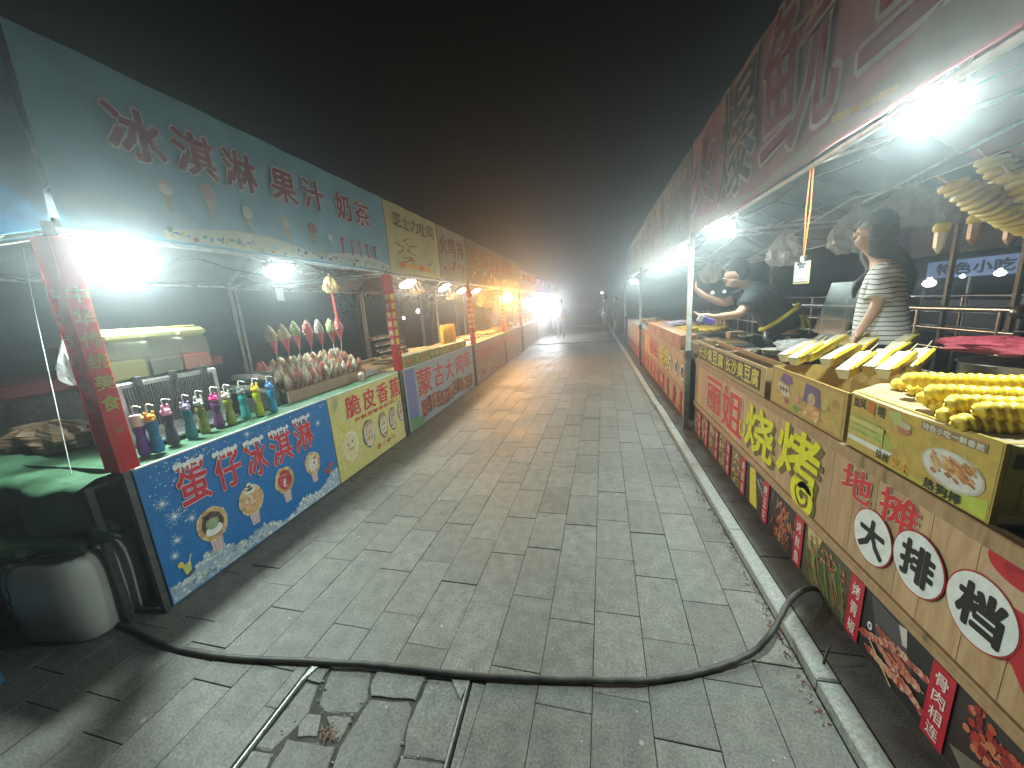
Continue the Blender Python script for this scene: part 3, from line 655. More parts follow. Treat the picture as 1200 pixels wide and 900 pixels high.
waffle_cone(b, FP, 1.60, .265, .096, 'green'); waffle_cone(b, FP, 1.875, .275, .092, 'gold'); waffle_cone(b, FP, 2.165, .28, .09, 'red'); waffle_cone(b, FP, 2.46, .29, .085, 'cream')
shape(b, FP, [(1.385, .20), (1.435, .20), (1.425, .135), (1.395, .135)], .004, (.62, .66, .2)); disc(b, FP, 1.382, .21, .016, .018, .0043, (.8, .62, .1), 12); streak(b, FP, 1.42, .19, 1.445, .24, .003, .0045, (.85, .85, .85)); streak(b, FP, 1.40, .12, 1.44, .14, .012, .0043, (.1, .12, .2))
for (u, z) in ((2.60, .22), (2.66, .25), (2.63, .19)): disc(b, FP, u, z, .03, .022, .004, (.5, .12, .08), 9, .3)
b.build('picture', PRINT, bl, world=True)
yb = panel_board(FP, 2.755, 4.075, .012, .835, (.66, .58, .22)).build('front_board', PRINT, S1, world=True)
b = MB(); E2 = [('脆', (2.98, 3.20, .575, .785)), ('皮', (3.26, 3.47, .575, .785)), ('香', (3.52, 3.73, .57, .785)), ('蕉', (3.78, 4.00, .565, .79))]
word(b, FP, E2, (.60, .03, .02), (.80, .74, .5), d=.003); line_of(b, FP, '外酥里嫩香甜可口', 3.08, 3.92, .505, .545, .035, .003, (.55, .05, .02)); b.build('lettering', PRINT, yb, world=True)
b = MB()
for k in range(9): shape(b, FP, [(2.76, .6 + k * .026), (2.76, .612 + k * .026), (2.95 - k * .012, .83), (2.94 - k * .012, .83)], .001, (.76, .70, .34))
disc(b, FP, 2.97, .30, .115, .15, .0020, (.80, .74, .55), 20, .04); disc(b, FP, 2.97, .30, .10, .135, .0024, (.74, .64, .36), 20, .04)
for (u, z) in ((2.93, .33), (3.0, .34)): disc(b, FP, u, z, .01, .014, .003, (.08, .05, .03), 8)
streak(b, FP, 2.93, .27, 3.01, .275, .006, .003, (.4, .12, .06)); disc(b, FP, 2.87, .43, .04, .03, .003, (.7, .62, .2), 10, .2)
streak(b, FP, 2.84, .56, 2.91, .50, .02, .003, (.72, .6, .12)); streak(b, FP, 2.91, .50, 2.93, .45, .02, .003, (.72, .6, .12))
def banana_pic(b, fn, u, z, w, h, d0=.002):
    disc(b, fn, u, z, w, h, d0, (.10, .10, .09), 16, .05); disc(b, fn, u + w * .1, z, w * .85, h * .9, d0 + .0004, (.62, .6, .55), 16, .05)
    for k in range(9):
        zz = z - h * .75 + h * 1.5 * k / 8; streak(b, fn, u - w * .55 + .15 * w * k / 8, zz, u + w * .62, zz + h * .13, h * .062, d0 + .0008 + k * .00004, random.choice([(.55, .27, .10), (.68, .42, .2), (.42, .17, .07), (.75, .58, .36)]))
    for k in range(10): disc(b, fn, u + random.uniform(-.5, .5) * w, z + random.uniform(-.6, .6) * h, w * .1, h * .04, d0 + .0014, (.78, .70, .5), 6)
banana_pic(b, FP, 3.27, .32, .105, .155); banana_pic(b, FP, 3.55, .32, .085, .15); banana_pic(b, FP, 3.76, .33, .08, .14); banana_pic(b, FP, 3.96, .36, .075, .13)
for k in range(7): disc(b, FP, 3.42 + k * .1, .12 + .01 * math.sin(k * 3), .04, .03, .0025, random.choice([(.62, .36, .16), (.7, .6, .3), (.5, .2, .1)]), 9, .2)
b.build('picture', PRINT, yb, world=True)
def edge_strip(par, u0, u1):
    b = MB(); b.tube([LW(u0, .842, .018), LW(u1, .842, .018)], .007, 6); b.build('top_edge', WHITE_METAL, par, world=True)
edge_strip(bl, 1.30, 2.745); edge_strip(yb, 2.755, 4.075)
b = MB()
for (ua, ub) in ((1.30, 4.07),):
    vs = []; nx, ny = 8, 40
    for j in range(ny + 1):
        for i in range(nx + 1):
            x = XL - .005 - 1.0 * i / nx; yy = ua + (ub - ua) * j / ny; vs.append((x, yy, .842 + (.006 * math.sin(j * 1.3) * math.sin(i * 2.1)) - (.004 if i == 0 else 0)))
    b.add(vs, [(j * (nx + 1) + i, j * (nx + 1) + i + 1, (j + 1) * (nx + 1) + i + 1, (j + 1) * (nx + 1) + i) for j in range(ny) for i in range(nx)], smooth=True)
b.build('table_cloth', TARP_GREEN, S1, world=True)
b = MB(); b.box(XL - 1.0, XL - .005, 1.31, 4.06, .80, .828); b.build('table_top', mat('table_board', (.2, .15, .1), .7), S1, world=True)
for (xx, yy) in ((-.05, 1.33), (-.97, 1.33), (-.05, 4.04), (-.97, 4.04)):
    b = MB(); b.box(XL + xx - .015, XL + xx + .015, yy - .015, yy + .015, .0, .8); b.build('table_leg', DARK_METAL, S1, world=True)
# the green-tarped end of the stall
b = MB(); vs = []; nx, ny = 26, 12
def tz(u, v): return .84 + .03 * math.sin(u * 9) * math.sin(v * 7) + .012 * math.sin(u * 23 + v * 5)
for j in range(ny + 1):
    for i in range(nx + 1):
        x = XL - .05 - 2.0 * i / nx; v = j / ny
        if v < .45: yy, z = 1.10 + .02 * math.sin(i * 1.1), .50 + (.34) * (v / .45) + .012 * math.sin(i * 1.7)
        else: yy, z = 1.10 + (v - .45) / .55 * 1.0, tz(i / nx, v)
        yy += .022 * math.sin(i * .9 + j * .6) * (1 if v < .45 else .3); vs.append((x, yy, z))
b.add(vs, [(j * (nx + 1) + i, j * (nx + 1) + i + 1, (j + 1) * (nx + 1) + i + 1, (j + 1) * (nx + 1) + i) for j in range(ny) for i in range(nx)], smooth=True)
et = thing('side_table', 'low table at the end of the ice cream stall draped with dark green tarpaulin', 'table', (XL, 1.1, 0))
b.build('tarpaulin', TARP_GREEN, et, world=True)
b = MB(); b.box(XL - 2.0, XL - .1, 1.16, 2.05, .78, .80); b.build('table_top', DARK_METAL, et, world=True)
for (xx, yy) in ((-.12, 1.18), (-1.9, 1.18), (-.12, 2.0), (-1.9, 2.0)):
    b = MB(); b.box(XL + xx - .015, XL + xx + .015, yy - .015, yy + .015, .0, .78); b.build('table_leg', DARK_METAL, et, world=True)
sleeve(XL + .055, 1.27, 1.98, .86, '中华传统美食', 'nearest red scroll wrapped on the corner post, pale and washed out above, yellow characters', .085, .10, (.62, .60, .14), 1.78, False)
sleeve(XL + .05, 4.03, 1.99, .86, '中华传统美食', 'bright red scroll with glowing yellow squares between the banana board and the skewer stall', .11, .06)
sleeve(XL + .05, 6.95, 1.97, .84, '中华传统美食', 'orange red scroll just right of the upright yellow sausage sticks', .15, .06)
sleeve(XL + .05, 9.65, 1.92, .86, '中华传统美食', 'small glowing red scroll left of the orange sodium lamp', .16, .06)
sleeve(XL + .05, 12.0, 1.92, .86, '中华传统美食', 'most distant red scroll, right of the orange sodium lamp', .16, .06)
# ---- stall 2 and on
OR = mat('brown_canvas', (.16, .11, .07), .85, (.22, .15, .09), 3, thin=.25)
def left_stall(y0, y1, label, bans, boards, roof=OR, zt=2.84, zb=2.0):
    t = canopy('market_stall', label, XL, -1, y0, y1, zb, zt, 2.3, roof, 'market stalls along the left side')
    for (u0, u1, col, fnc) in bans:
        o = sheet(BNr, u0, u1, zb + .03, zt, col).build('banner', PRINTF, t, world=True); b = MB(); fnc(b, u0, u1); 
        if b.v: b.build('lettering', PRINTF, o, world=True)
    for (u0, u1, col, fnc) in boards:
        o = panel_board(FP, u0, u1, .012, .835, col).build('front_board', PRINT, t, world=True); b = MB(); fnc(b, u0, u1)
        if b.v: b.build('lettering', PRINT, o, world=True)
        b = MB(); b.tube([LW(u0, .842, .018), LW(u1, .842, .018)], .007, 6); b.build('top_edge', WHITE_METAL, o, world=True)
    b = MB(); b.box(XL - .95, XL - .005, y0, y1, .80, .845); b.build('table_top', mat('wood_counter', (.42, .30, .16), .55, (.3, .2, .1), 10), t, world=True)
    return t
def ban_cheese(b, u0, u1):
    word(b, BN, [(c, (4.30 + i * .235, 4.50 + i * .235, 2.58, 2.74)) for i, c in enumerate('芝士力吐司')], (.20, .12, .03), (.72, .6, .25), d=.012)
    for k in range(26):
        u = 4.25 + random.uniform(0, 1.2); z = 2.16 + random.uniform(0, .3); streak(b, BN, u, z, u + random.uniform(.08, .25), z + random.uniform(-.05, .08), .012, .011 + k * .00002, random.choice([(.42, .12, .03), (.6, .35, .1), (.32, .16, .05), (.7, .5, .16)]), .005)
    for k in range(8): disc(b, BN, 4.4 + k * .11, 2.13, .08, .04, .0125 + k * .0001, random.choice([(.75, .16, .02), (.8, .35, .04)]), 10, .2)
def ban_fire(b, u0, u1):
    word(b, BN, [('火', (5.7, 5.98, 2.42, 2.72)), ('鸡', (6.05, 6.35, 2.42, 2.72)), ('排', (6.42, 6.74, 2.42, 2.72))], (.28, .08, .04), (.55, .42, .25), d=.012)
    for k in range(14): disc(b, BN, random.uniform(5.7, 6.7), random.uniform(2.1, 2.34), .06, .04, .011 + k * .0002, random.choice([(.5, .3, .1), (.42, .14, .05)]), 9, .3)
def ban_text(txt, z0=2.35, z1=2.72, fill=(.35, .07, .04), edge=(.6, .42, .22)):
    def f(b, u0, u1):
        n = len(txt); w_ = (u1 - u0 - .2) / n
        word(b, BN, [(c, (u0 + .1 + i * w_ + .03 * w_, u0 + .1 + (i + .9) * w_, z0, z1)) for i, c in enumerate(txt)], fill, edge, d=.012)
        for k in range(16): disc(b, BN, random.uniform(u0 + .1, u1 - .1), random.uniform(2.1, 2.28), .05, .035, .011 + k * .0002, random.choice([(.6, .35, .1), (.5, .14, .06), (.7, .6, .3)]), 8, .3)
    return f
def brd_meng(b, u0, u1):
    word(b, FP, [('蒙', (4.47, 4.92, .40, .77)), ('古', (5.02, 5.36, .40, .76)), ('大', (5.46, 5.78, .42, .76)), ('肉', (5.92, 6.28, .42, .77)), ('串', (6.36, 6.66, .44, .78))], (.45, .04, .04), (.52, .52, .52), of=(.035, .06), d=.003)
    shape(b, FP, [(4.17, .02), (4.42, .02), (4.42, .83), (4.17, .83)], .001, (.16, .17, .34)); shape(b, FP, [(4.17, .02), (4.6, .02), (4.5, .13), (4.17, .18)], .002, (.12, .26, .1))
    for k in range(13):
        u = 4.6 + k * .17; z = .22 + .03 * math.sin(k)
        shape(b, FP, [(u - .08, z - .13), (u + .07, z - .13), (u + .07, z + .11), (u - .08, z + .11)], .002, random.choice([(.22, .05, .03), (.14, .06, .04), (.30, .12, .06)]))
        for j in range(5): disc(b, FP, u + random.uniform(-.05, .05), z + random.uniform(-.09, .07), .03, .025, .0025 + j * .0002, random.choice([(.45, .12, .06), (.5, .25, .1), (.3, .05, .03)]), 8, .2)
def brd_text(txt, fill=(.42, .06, .05), edge=(.5, .4, .36), z=(.42, .74)):
    def f(b, u0, u1):
        n = len(txt); w_ = (u1 - u0 - .2) / n
        word(b, FP, [(c, (u0 + .1 + i * w_, u0 + .1 + (i + .82) * w_, z[0], z[1])) for i, c in enumerate(txt)], fill, edge, d=.003)
        for k in range(int((u1 - u0) * 9)):
            u = random.uniform(u0 + .08, u1 - .08); disc(b, FP, u, random.uniform(.08, .32), .06, .05, .002 + k * .00005, random.choice([(.35, .1, .05), (.2, .06, .04), (.5, .3, .12)]), 8, .3)
    return f
none = lambda b, u0, u1: None
left_stall(4.12, 6.88, 'second left stall with yellow cheese banner and grey skewer board', [(4.14, 5.62, (.62, .52, .22), ban_cheese), (5.66, 6.87, (.45, .38, .24), ban_fire)], [(4.13, 6.86, (.30, .31, .34), brd_meng)])
left_stall(6.92, 9.55, 'third left stall under amber light with dim brown banner and reddish board', [(6.93, 9.54, (.30, .22, .13), ban_text('长沙臭豆腐'))], [(6.93, 9.54, (.32, .22, .18), brd_text('羊肉串烤鱿鱼烤肠'))])
left_stall(9.60, 12.2, 'fourth left stall around the glaring orange sodium lamp', [(9.61, 12.15, (.32, .22, .12), ban_text('烤面筋炸鸡'))], [(9.61, 12.15, (.34, .25, .2), brd_text('特色小吃'))])
left_stall(12.3, 15.5, 'distant left shop with bright pink and yellow banner', [(12.35, 15.45, (.75, .62, .55), ban_text('水果捞', 2.3, 2.6, (.7, .1, .2), (.8, .6, .05)))], [(12.35, 15.45, (.36, .35, .33), none)], zt=2.66)
left_stall(15.6, 18.8, 'distant left shop with bright violet banner', [(15.65, 18.75, (.22, .18, .75), ban_text('奶茶', 2.3, 2.58, (.75, .7, .85), (.3, .2, .7)))], [(15.65, 18.75, (.36, .35, .34), none)], zt=2.62)
left_stall(18.9, 21.4, 'distant left shop with pale blue banner', [(18.95, 21.35, (.30, .55, .75), ban_text('冰', 2.2, 2.55, (.1, .3, .6), (.7, .8, .85)))], [(18.95, 21.35, (.33, .33, .33), none)], zt=2.60)
left_stall(21.5, 25.5, 'farthest left shop with cream banner beside the bright lamp', [(21.55, 25.4, (.75, .68, .50), ban_text('年糕', 2.2, 2.5, (.5, .2, .1), (.8, .75, .6)))], [(21.55, 25.4, (.33, .33, .33), none)], zt=2.55)
# interior posts behind the skewer counter
for (a, b_, lab) in (((510, 349), (513, 395), 'slim white upright pole inside the second left stall'), ((542, 349), (543, 375), 'slim white pole just left of the second scroll')):
    p = onx(a[0], a[1], -3.6); t = MB(); t.tube([(0, 0, .0), (0, 0, 2.0)], .018, 8); tag(t.build('tent_pole', WHITE_METAL, loc=(-3.6, p.y, 0)), lab, 'pole', 'poles inside the left stalls')
# ================================================================== RIGHT ROW OF STALLS
REDROOF = mat('red_canvas', (.40, .04, .05), .85, (.48, .07, .08), 3, thin=.3)
def rsheet(u0, u1, z0, z1, col, d=.03, **k): return sheet(lambda u, z, dd: RWn(u, z, dd + d), u0, u1, z0, z1, col, **k)
RB = lambda u, z, d: RWn(u, z, d + .03 + WV(u, z, 2.14, 3.05))
R1 = canopy('barbecue_stall', 'nearest right stall with red squid banner and pine plank barbecue counter', XR, 1, .25, 4.25, 2.13, 3.05, 2.6, REDROOF, 'market stalls along the right side', ridge=.25)
ban = rsheet(.26, 4.55, 2.14, 3.05, (.58, .33, .34), nu=34).build('banner', PRINTF, R1, world=True)
b = MB(); n = 50    # pale wavy lower border of the banner
fz = lambda u: 2.235 + .045 * math.sin((u - .3) * 1.9) + (.20 * max(0, 1.9 - u)) + .02 * math.sin(u * 6)
for i in range(n):
    u = .27 + 4.27 * i / n; v = .27 + 4.27 * (i + 1) / n; shape(b, RB, [(u, 2.145), (v, 2.145), (v, fz(v)), (u, fz(u))], .010, (.50, .46, .38))
for k in range(9): shape(b, RB, [(1.68 + k * .03, 2.17 + .004 * k), (1.80 + k * .03, 2.19 + .004 * k), (1.80 + k * .03, 2.215 + .004 * k), (1.68 + k * .03, 2.195 + .004 * k)], .0125 + k * .0002, random.choice([(.85, .62, .25), (.8, .45, .12), (.75, .55, .2)]))
b.build('printed_border', PRINTF, ban, world=True)
for ch, r, fill in (('火', (4.42, 3.74, 2.33, 2.93), (.40, .10, .12)), ('爆', (3.60, 2.88, 2.24, 3.00), (.13, .15, .16)), ('鱿', (2.80, 2.02, 2.26, 3.01), (.40, .10, .14)), ('鱼', (1.90, 1.15, 2.35, 3.02), (.40, .10, .14))):
    b = MB(); put(b, RB, ch, r, .06, .013, (.72, .66, .58)); put(b, RB, ch, r, .02, .016, fill); b.build('lettering', PRINTF, ban, world=True)
RP = lambda u, z, d: RWn(u, z, d)
fb_ = MB(); fb_.box(XR, XR + .03, .30, 4.22, .05, .86); fp = fb_.build('front_panel', mat('panel_core', (.25, .16, .09), .8), R1, world=True)
y = .30; k = 0
while y < 4.2:
    wd = (.105, .135, .12, .15)[k % 4]; wd = min(wd, 4.22 - y); b = MB(); b.box(XR - .004, XR, y + .001, y + wd - .001, .40, .805, bev=.0015); b.build('plank', PLANK, fp, world=True); y += wd; k += 1
for (z0, z1, pr) in ((.807, .862, .014), (.345, .372, .010), (.374, .398, .016)):
    b = MB(); b.box(XR - pr, XR + .002, .30, 4.22, z0, z1, bev=.004); b.build('trim_board', TRIM, fp, world=True)
FD = .0065
Rp = lambda u, z, d: RWn(u, z, d + FD)
b = MB()
for ch, r in (('丽', (3.77, 3.38, .47, .77)), ('姐', (3.33, 2.90, .44, .78))):
    put(b, Rp, ch, r, .06, .000, (.80, .74, .62)); put(b, Rp, ch, r, .035, .002, (.60, .04, .04))
b.build('lettering', PRINT, fp, world=True)
b = MB()
for ch, r in (('烧', (2.82, 2.40, .46, .77)), ('烤', (2.33, 1.93, .50, .805))):
    sh = (r[0] - .03, r[1] - .03, r[2] - .018, r[3] - .018); put(b, Rp, ch, sh, .035, .000, (.16, .12, .03)); put(b, Rp, ch, r, .035, .002, (.72, .70, .02))
def ribbon(b, fn, pts, w0, w1, d, col):
    n = len(pts); L = []; R_ = []
    for i, p in enumerate(pts):
        a = pts[max(i - 1, 0)]; c = pts[min(i + 1, n - 1)]; dx, dz = c[0] - a[0], c[1] - a[1]; q = math.hypot(dx, dz) or 1; w_ = w0 + (w1 - w0) * i / (n - 1)
        L.append((p[0] - dz / q * w_, p[1] + dx / q * w_)); R_.append((p[0] + dz / q * w_, p[1] - dx / q * w_))
    for i in range(n - 1): b.add([fn(L[i][0], L[i][1], d), fn(L[i + 1][0], L[i + 1][1], d), fn(R_[i + 1][0], R_[i + 1][1], d), fn(R_[i][0], R_[i][1], d)], [(0, 1, 2, 3)], col)
def spiral(cu, cz, r0, r1, a0, turns, n=46, asp=1.0): return [(cu + (r0 + (r1 - r0) * i / n) * math.cos(a0 + turns * 6.283 * i / n), cz + (r0 + (r1 - r0) * i / n) * asp * math.sin(a0 + turns * 6.283 * i / n)) for i in range(n + 1)]
sp = [(1.98, .56), (1.95, .53)] + spiral(2.035, .47, .105, .022, 0.5, -1.55)
ribbon(b, Rp, [(u - .02, z - .014) for u, z in sp], .024, .012, .001, (.16, .12, .03)); ribbon(b, Rp, sp, .024, .012, .003, (.72, .70, .02))
sp = spiral(2.87, .555, .05, .05, 1.2, -.85, 24, 1.1); ribbon(b, Rp, sp, .010, .008, .003, (.72, .70, .02))
b.build('lettering', PRINT, fp, world=True)
b = MB()
for ch, r in (('地', (1.755, 1.585, .665, .795)), ('摊', (1.535, 1.365, .665, .80))):
    put(b, Rp, ch, r, .06, .0005, (.78, .72, .62)); put(b, Rp, ch, r, .035, .002, (.60, .04, .04))
b.build('lettering', PRINT, fp, world=True)
for ch, (cu, cz) in (('大', (1.545, .565)), ('排', (1.34, .605)), ('档', (1.13, .615))):
    b = MB(); disc(b, Rp, cu, cz, .104, .112, .004, (.42, .03, .03), 40); disc(b, Rp, cu, cz, .099, .107, .0050, (.76, .80, .78), 40)
    put(b, Rp, ch, (cu + .062, cu - .062, cz - .066, cz + .066), .06, .006, (.025, .022, .02)); b.build('round_sign', PRINT, fp, world=True)
# red kerchief figure printed at the near end: only plain red cloth shapes
b = MB()
shape(b, Rp, [(1.20, .63), (1.14, .655), (1.08, .60), (1.00, .50), (.92, .42), (.92, .70), (1.02, .70), (1.12, .69), (1.17, .67)], .003, (.50, .03, .04))
disc(b, Rp, 1.06, .80, .085, .05, .0035, (.50, .03, .04), 24); disc(b, Rp, 1.12, .745, .025, .03, .0030, (.55, .38, .25), 14); disc(b, Rp, 1.03, .72, .08, .075, .0027, (.58, .40, .26), 20)
for k in range(5): streak(b, Rp, 1.19 - k * .012, .665 - k * .012, 1.04, .60 - k * .015, .003, .0042, (.34, .02, .03))
streak(b, Rp, 1.10, .79, .96, .83, .008, .0046, (.36, .02, .03)); b.build('picture', PRINT, fp, world=True)
# printed food strip below the ledge
fs = MB(); fs.box(XR - .003, XR, .31, 4.21, .055, .343, (.055, .045, .042)); strip = fs.build('food_strip', PRINT, fp, world=True)
Rs = lambda u, z, d: RWn(u, z, d + .0035)
def skewer_row(b, u, z, ang, L, n, cols, d, w_=.012):
    du, dz = math.cos(ang), math.sin(ang); streak(b, Rs, u - du * L * .62, z - dz * L * .62, u + du * L * .62, z + dz * L * .62, .0022, d, (.55, .42, .25))
    for k in range(n):
        t = -L / 2 + L * (k + .5) / n; disc(b, Rs, u + du * t + random.uniform(-.003, .003), z + dz * t + random.uniform(-.003, .003), w_ * random.uniform(.8, 1.2), w_ * random.uniform(.7, 1.1), d + .0004 + k * .00004, random.choice(cols), 7, .2)
def strip_pic(kind, ua, ub):
    b = MB(); w_ = abs(ua - ub); lo, hi = min(ua, ub), max(ua, ub); cl = lambda u: min(max(u, lo + .01), hi - .01)
    if kind == 'meat':
        shape(b, Rs, [(hi, .06), (lo, .06), (lo, .34), (hi, .34)], .0005, (.035, .03, .032)); shape(b, Rs, [(hi - .02, .335), (hi - .17, .33), (hi - .26, .16), (hi - .07, .19)], .0008, (.09, .085, .09))
        disc(b, Rs, hi - .035, .20, .013, .018, .0012, (.72, .72, .7), 10); disc(b, Rs, hi - .035, .20, .006, .009, .0015, (.1, .1, .1), 8); streak(b, Rs, lo + .14, .335, lo + .12, .27, .018, .0012, (.6, .55, .5), .01)
        for j, (z, a, uo) in enumerate(((.235, -.1, -.02), (.205, .30, .02), (.175, -.12, 0), (.14, .22, -.03), (.115, -.05, .05), (.19, -.5, .10))):
            skewer_row(b, (lo + hi) / 2 + uo - .03, z, a, w_ * .55, 22, [(.45, .12, .09), (.58, .26, .18), (.34, .07, .05), (.66, .42, .32), (.5, .17, .12)], .0018 + j * .0011, .016)
        streak(b, Rs, (lo + hi) / 2 + .1, .15, (lo + hi) / 2 - .02, .07, .004, .008, (.6, .46, .25))
    elif kind == 'greens':
        shape(b, Rs, [(hi, .06), (lo, .06), (lo, .34), (hi, .34)], .0004, (.10, .08, .05))
        shape(b, Rs, [(hi - .02, .34), (hi - .14, .34), (hi - .10, .20), (hi - .03, .24)], .0008, (.55, .42, .2))
        for k in range(90):
            u = random.uniform(lo + .03, hi - .02); z = random.uniform(.19, .33); L = random.uniform(.08, .20); a = random.uniform(-1.25, -1.0)
            streak(b, Rs, u, z, cl(u - L * math.cos(a)), max(z + L * math.sin(a), .062), .0028, .0012 + k * .00003, random.choice([(.10, .17, .04), (.18, .24, .07), (.30, .30, .12), (.40, .12, .06), (.25, .20, .08), (.07, .10, .03)]), .0016)
        for k in range(40): disc(b, Rs, random.uniform(lo + .03, hi - .03), random.uniform(.22, .32), .010, .007, .0042 + k * .00001, random.choice([(.5, .12, .07), (.55, .28, .1), (.2, .26, .08)]), 7, .3)
    elif kind == 'red':
        shape(b, Rs, [(hi, .06), (lo, .06), (lo, .34), (hi, .34)], .0004, (.05, .035, .035))
        for k in range(170):
            t = random.random(); u = hi - .05 - t * (w_ - .07); z = .27 - t * .12 + random.uniform(-.07, .07); disc(b, Rs, u, max(z, .075), .012, .014, .001 + k * .00002, random.choice([(.40, .04, .03), (.5, .09, .05), (.28, .03, .03), (.55, .18, .1)]), 6, .3)
        for k in range(16): streak(b, Rs, hi - .02 - k * .004, .13 - k * .003, hi - .16 - k * .004, .20 - k * .004, .0012, .0046, (.35, .30, .24))
    elif kind == 'squid':
        shape(b, Rs, [(hi, .06), (lo, .06), (lo, .34), (hi, .34)], .0004, (.045, .03, .03))
        for k in range(90):
            t = random.random(); u = (lo + hi) / 2 + random.gauss(0, w_ * .17); z = .32 - t * .22; streak(b, Rs, cl(u), z, cl(u + random.uniform(-.03, .03)), z - .05, .004, .001 + k * .00002, random.choice([(.5, .12, .05), (.62, .22, .1), (.38, .08, .05), (.7, .35, .2)]), .002)
    elif kind == 'yellow':
        shape(b, Rs, [(hi, .06), (lo, .06), (lo, .34), (hi, .34)], .0004, (.06, .05, .045))
        shape(b, Rs, [(hi - .03, .33), (hi - .12, .34), (lo + .06, .08), (lo + .18, .07)], .0010, (.72, .60, .06))
        for k in range(4): shape(b, Rs, [(hi - .05 - .03 * k, .30 - .05 * k), (hi - .10 - .03 * k, .30 - .05 * k), (hi - .10 - .03 * k, .295 - .05 * k), (hi - .05 - .03 * k, .295 - .05 * k)], .0016, (.3, .25, .03))
        for k in range(14): streak(b, Rs, hi - .13, .32, hi - .13 - random.uniform(.05, .2), .32 - random.uniform(-.01, .12), .0015, .0018, (.5, .48, .44))
    else:
        shape(b, Rs, [(hi, .06), (lo, .06), (lo, .34), (hi, .34)], .0004, random.choice([(.16, .05, .03), (.10, .07, .05), (.22, .12, .06)]))
        for k in range(60): disc(b, Rs, random.uniform(lo + .02, hi - .02), random.uniform(.08, .32), .016, .013, .001 + k * .00003, random.choice([(.5, .3, .12), (.45, .1, .05), (.2, .2, .07), (.6, .5, .3), (.12, .08, .05)]), 7, .3)
    b.build('picture', PRINT, strip, world=True)
edges = [1.63, 1.22, .31]
strip_pic('meat', 1.53, 1.215); strip_pic('red', 1.15, .62); strip_pic('greens', 1.985, 1.63); strip_pic('squid', 2.36, 2.075); strip_pic('yellow', 2.73, 2.49); strip_pic('mix', 3.05, 2.86); strip_pic('mix2', 3.37, 3.19); strip_pic('mix3', 3.66, 3.49); strip_pic('mix', 3.92, 3.79); strip_pic('mix2', 4.18, 4.02)
for (u, txt) in ((1.58, '烤青椒'), (1.185, '骨肉相连'), (2.03, '烤鱿鱼'), (2.43, '烤五花'), (2.80, '烤面筋'), (3.12, '烤羊肉'), (3.42, '烤年糕'), (3.73, '烤鸡排'), (3.97, '烤香肠')):
    b = MB(); hw = .040; shape(b, Rs, [(u + hw, .345), (u - hw, .345), (u - hw, .062), (u + hw, .062)], .0062, (.50, .025, .045)); n = len(txt); hh = .26 / n
    for i, ch in enumerate(txt): put(b, Rs, ch, (u + .022, u - .022, .33 - hh * (i + .88), .33 - hh * (i + .12)), .02, .0075, (.78, .72, .66))
    b.build('red_tag', PRINT, strip, world=True)
b = MB(); b.box(XR + .03, XR + .68, .28, 4.22, .80, .84); b.build('table_top', mat('counter_wood', (.35, .24, .13), .5, (.28, .18, .1), 8), R1, world=True)
for (xx, yy) in ((.64, .5), (.64, 2.3), (.64, 4.1)):
    b = MB(); b.box(XR + xx - .018, XR + xx + .018, yy - .018, yy + .018, .05, .80); b.build('table_leg', DARK_METAL, R1, world=True)
# canopy post standing in front of the counter, with its rusty foot
def rpost(x, y, label, z=2.15, w_=.022):
    t = thing('canopy_post', label, 'post', (x, y, .045), 0, 'canopy posts along the right side')
    b = MB(); b.box(-w_, w_, -w_, w_, .85, z - .045, bev=.004); b.build('upper_tube', WHITE_METAL, t)
    b = MB(); b.box(-w_ - .005, w_ + .005, -w_ - .005, w_ + .005, .0, .86, bev=.004); b.box(-w_ * 1.8, w_ * 1.8, -w_ * 1.8, w_ * 1.8, 0, .012); b.build('lower_tube', mat('galvanised_dull', (.22, .22, .21), .5, (.13, .11, .09), 12, metal=.4), t)
    b = MB(); b.box(-w_ - .014, w_ + .014, -w_ - .014, w_ + .014, .80, .90, bev=.004); b.build('clamp', DARK_METAL, t); return t
rpost(.995, 4.32, 'nearest white canopy post, beside the squid banner end and the working man')
rpost(.99, 8.6, 'second canopy post on the right, half way down the row'); rpost(.99, 12.7, 'farthest canopy post on the right, by the dark figure')
# boxes on the counter --------------------------------------------------
def crate(name, label, y0, y1, z0, z1, depth, side, inner=None):
    t = thing(name, label, 'box', (XR, y0, z0)); L = y1 - y0; h = z1 - z0; th = .008; o = {}
    parts = {'front_side': (0, th, 0, L, 0, h), 'back_side': (depth - th, depth, 0, L, 0, h), 'near_side': (th, depth - th, 0, th, 0, h), 'far_side': (th, depth - th, L - th, L, 0, h), 'base': (th, depth - th, th, L - th, 0, .01)}
    for n_, q in parts.items(): b = MB(side); b.box(*q, side); o[n_] = b.build(n_, PRINT, t)
    return t, o
t, o = crate('tofu_sign_box', 'long wooden box with yellow characters for stinky tofu on two black plates', 2.57, 4.18, .864, 1.055, .16, (.34, .22, .10))
for (ya, yb_) in ((4.14, 3.36), (3.33, 2.66)):
    b = MB(); b.box(XR - .003, XR, yb_, ya, .89, 1.03, (.03, .028, .02)); pl = b.build('sign_plate', PRINT, t, world=True)
    b = MB(); line_of(b, RWn, '长沙臭豆腐', ya - .01, yb_ + .01, .905, 1.02, .035, .0045, (.72, .62, .12)); b.build('lettering', PRINT, pl, world=True)
b = MB(); b.box(XR - .006, XR + .002, 2.57, 4.18, 1.035, 1.057, (.46, .32, .16)); b.box(XR - .006, XR + .002, 2.57, 4.18, .864, .884, (.46, .32, .16)); b.box(XR - .006, XR + .002, 2.57, 2.64, .884, 1.035, (.42, .29, .14)); b.build('frame', PRINT, t, world=True)
t, o = crate('snack_box', 'brown printed box with violet and orange snack drawings beside the tofu sign box', 1.80, 2.50, .864, 1.085, .42, (.42, .28, .09))
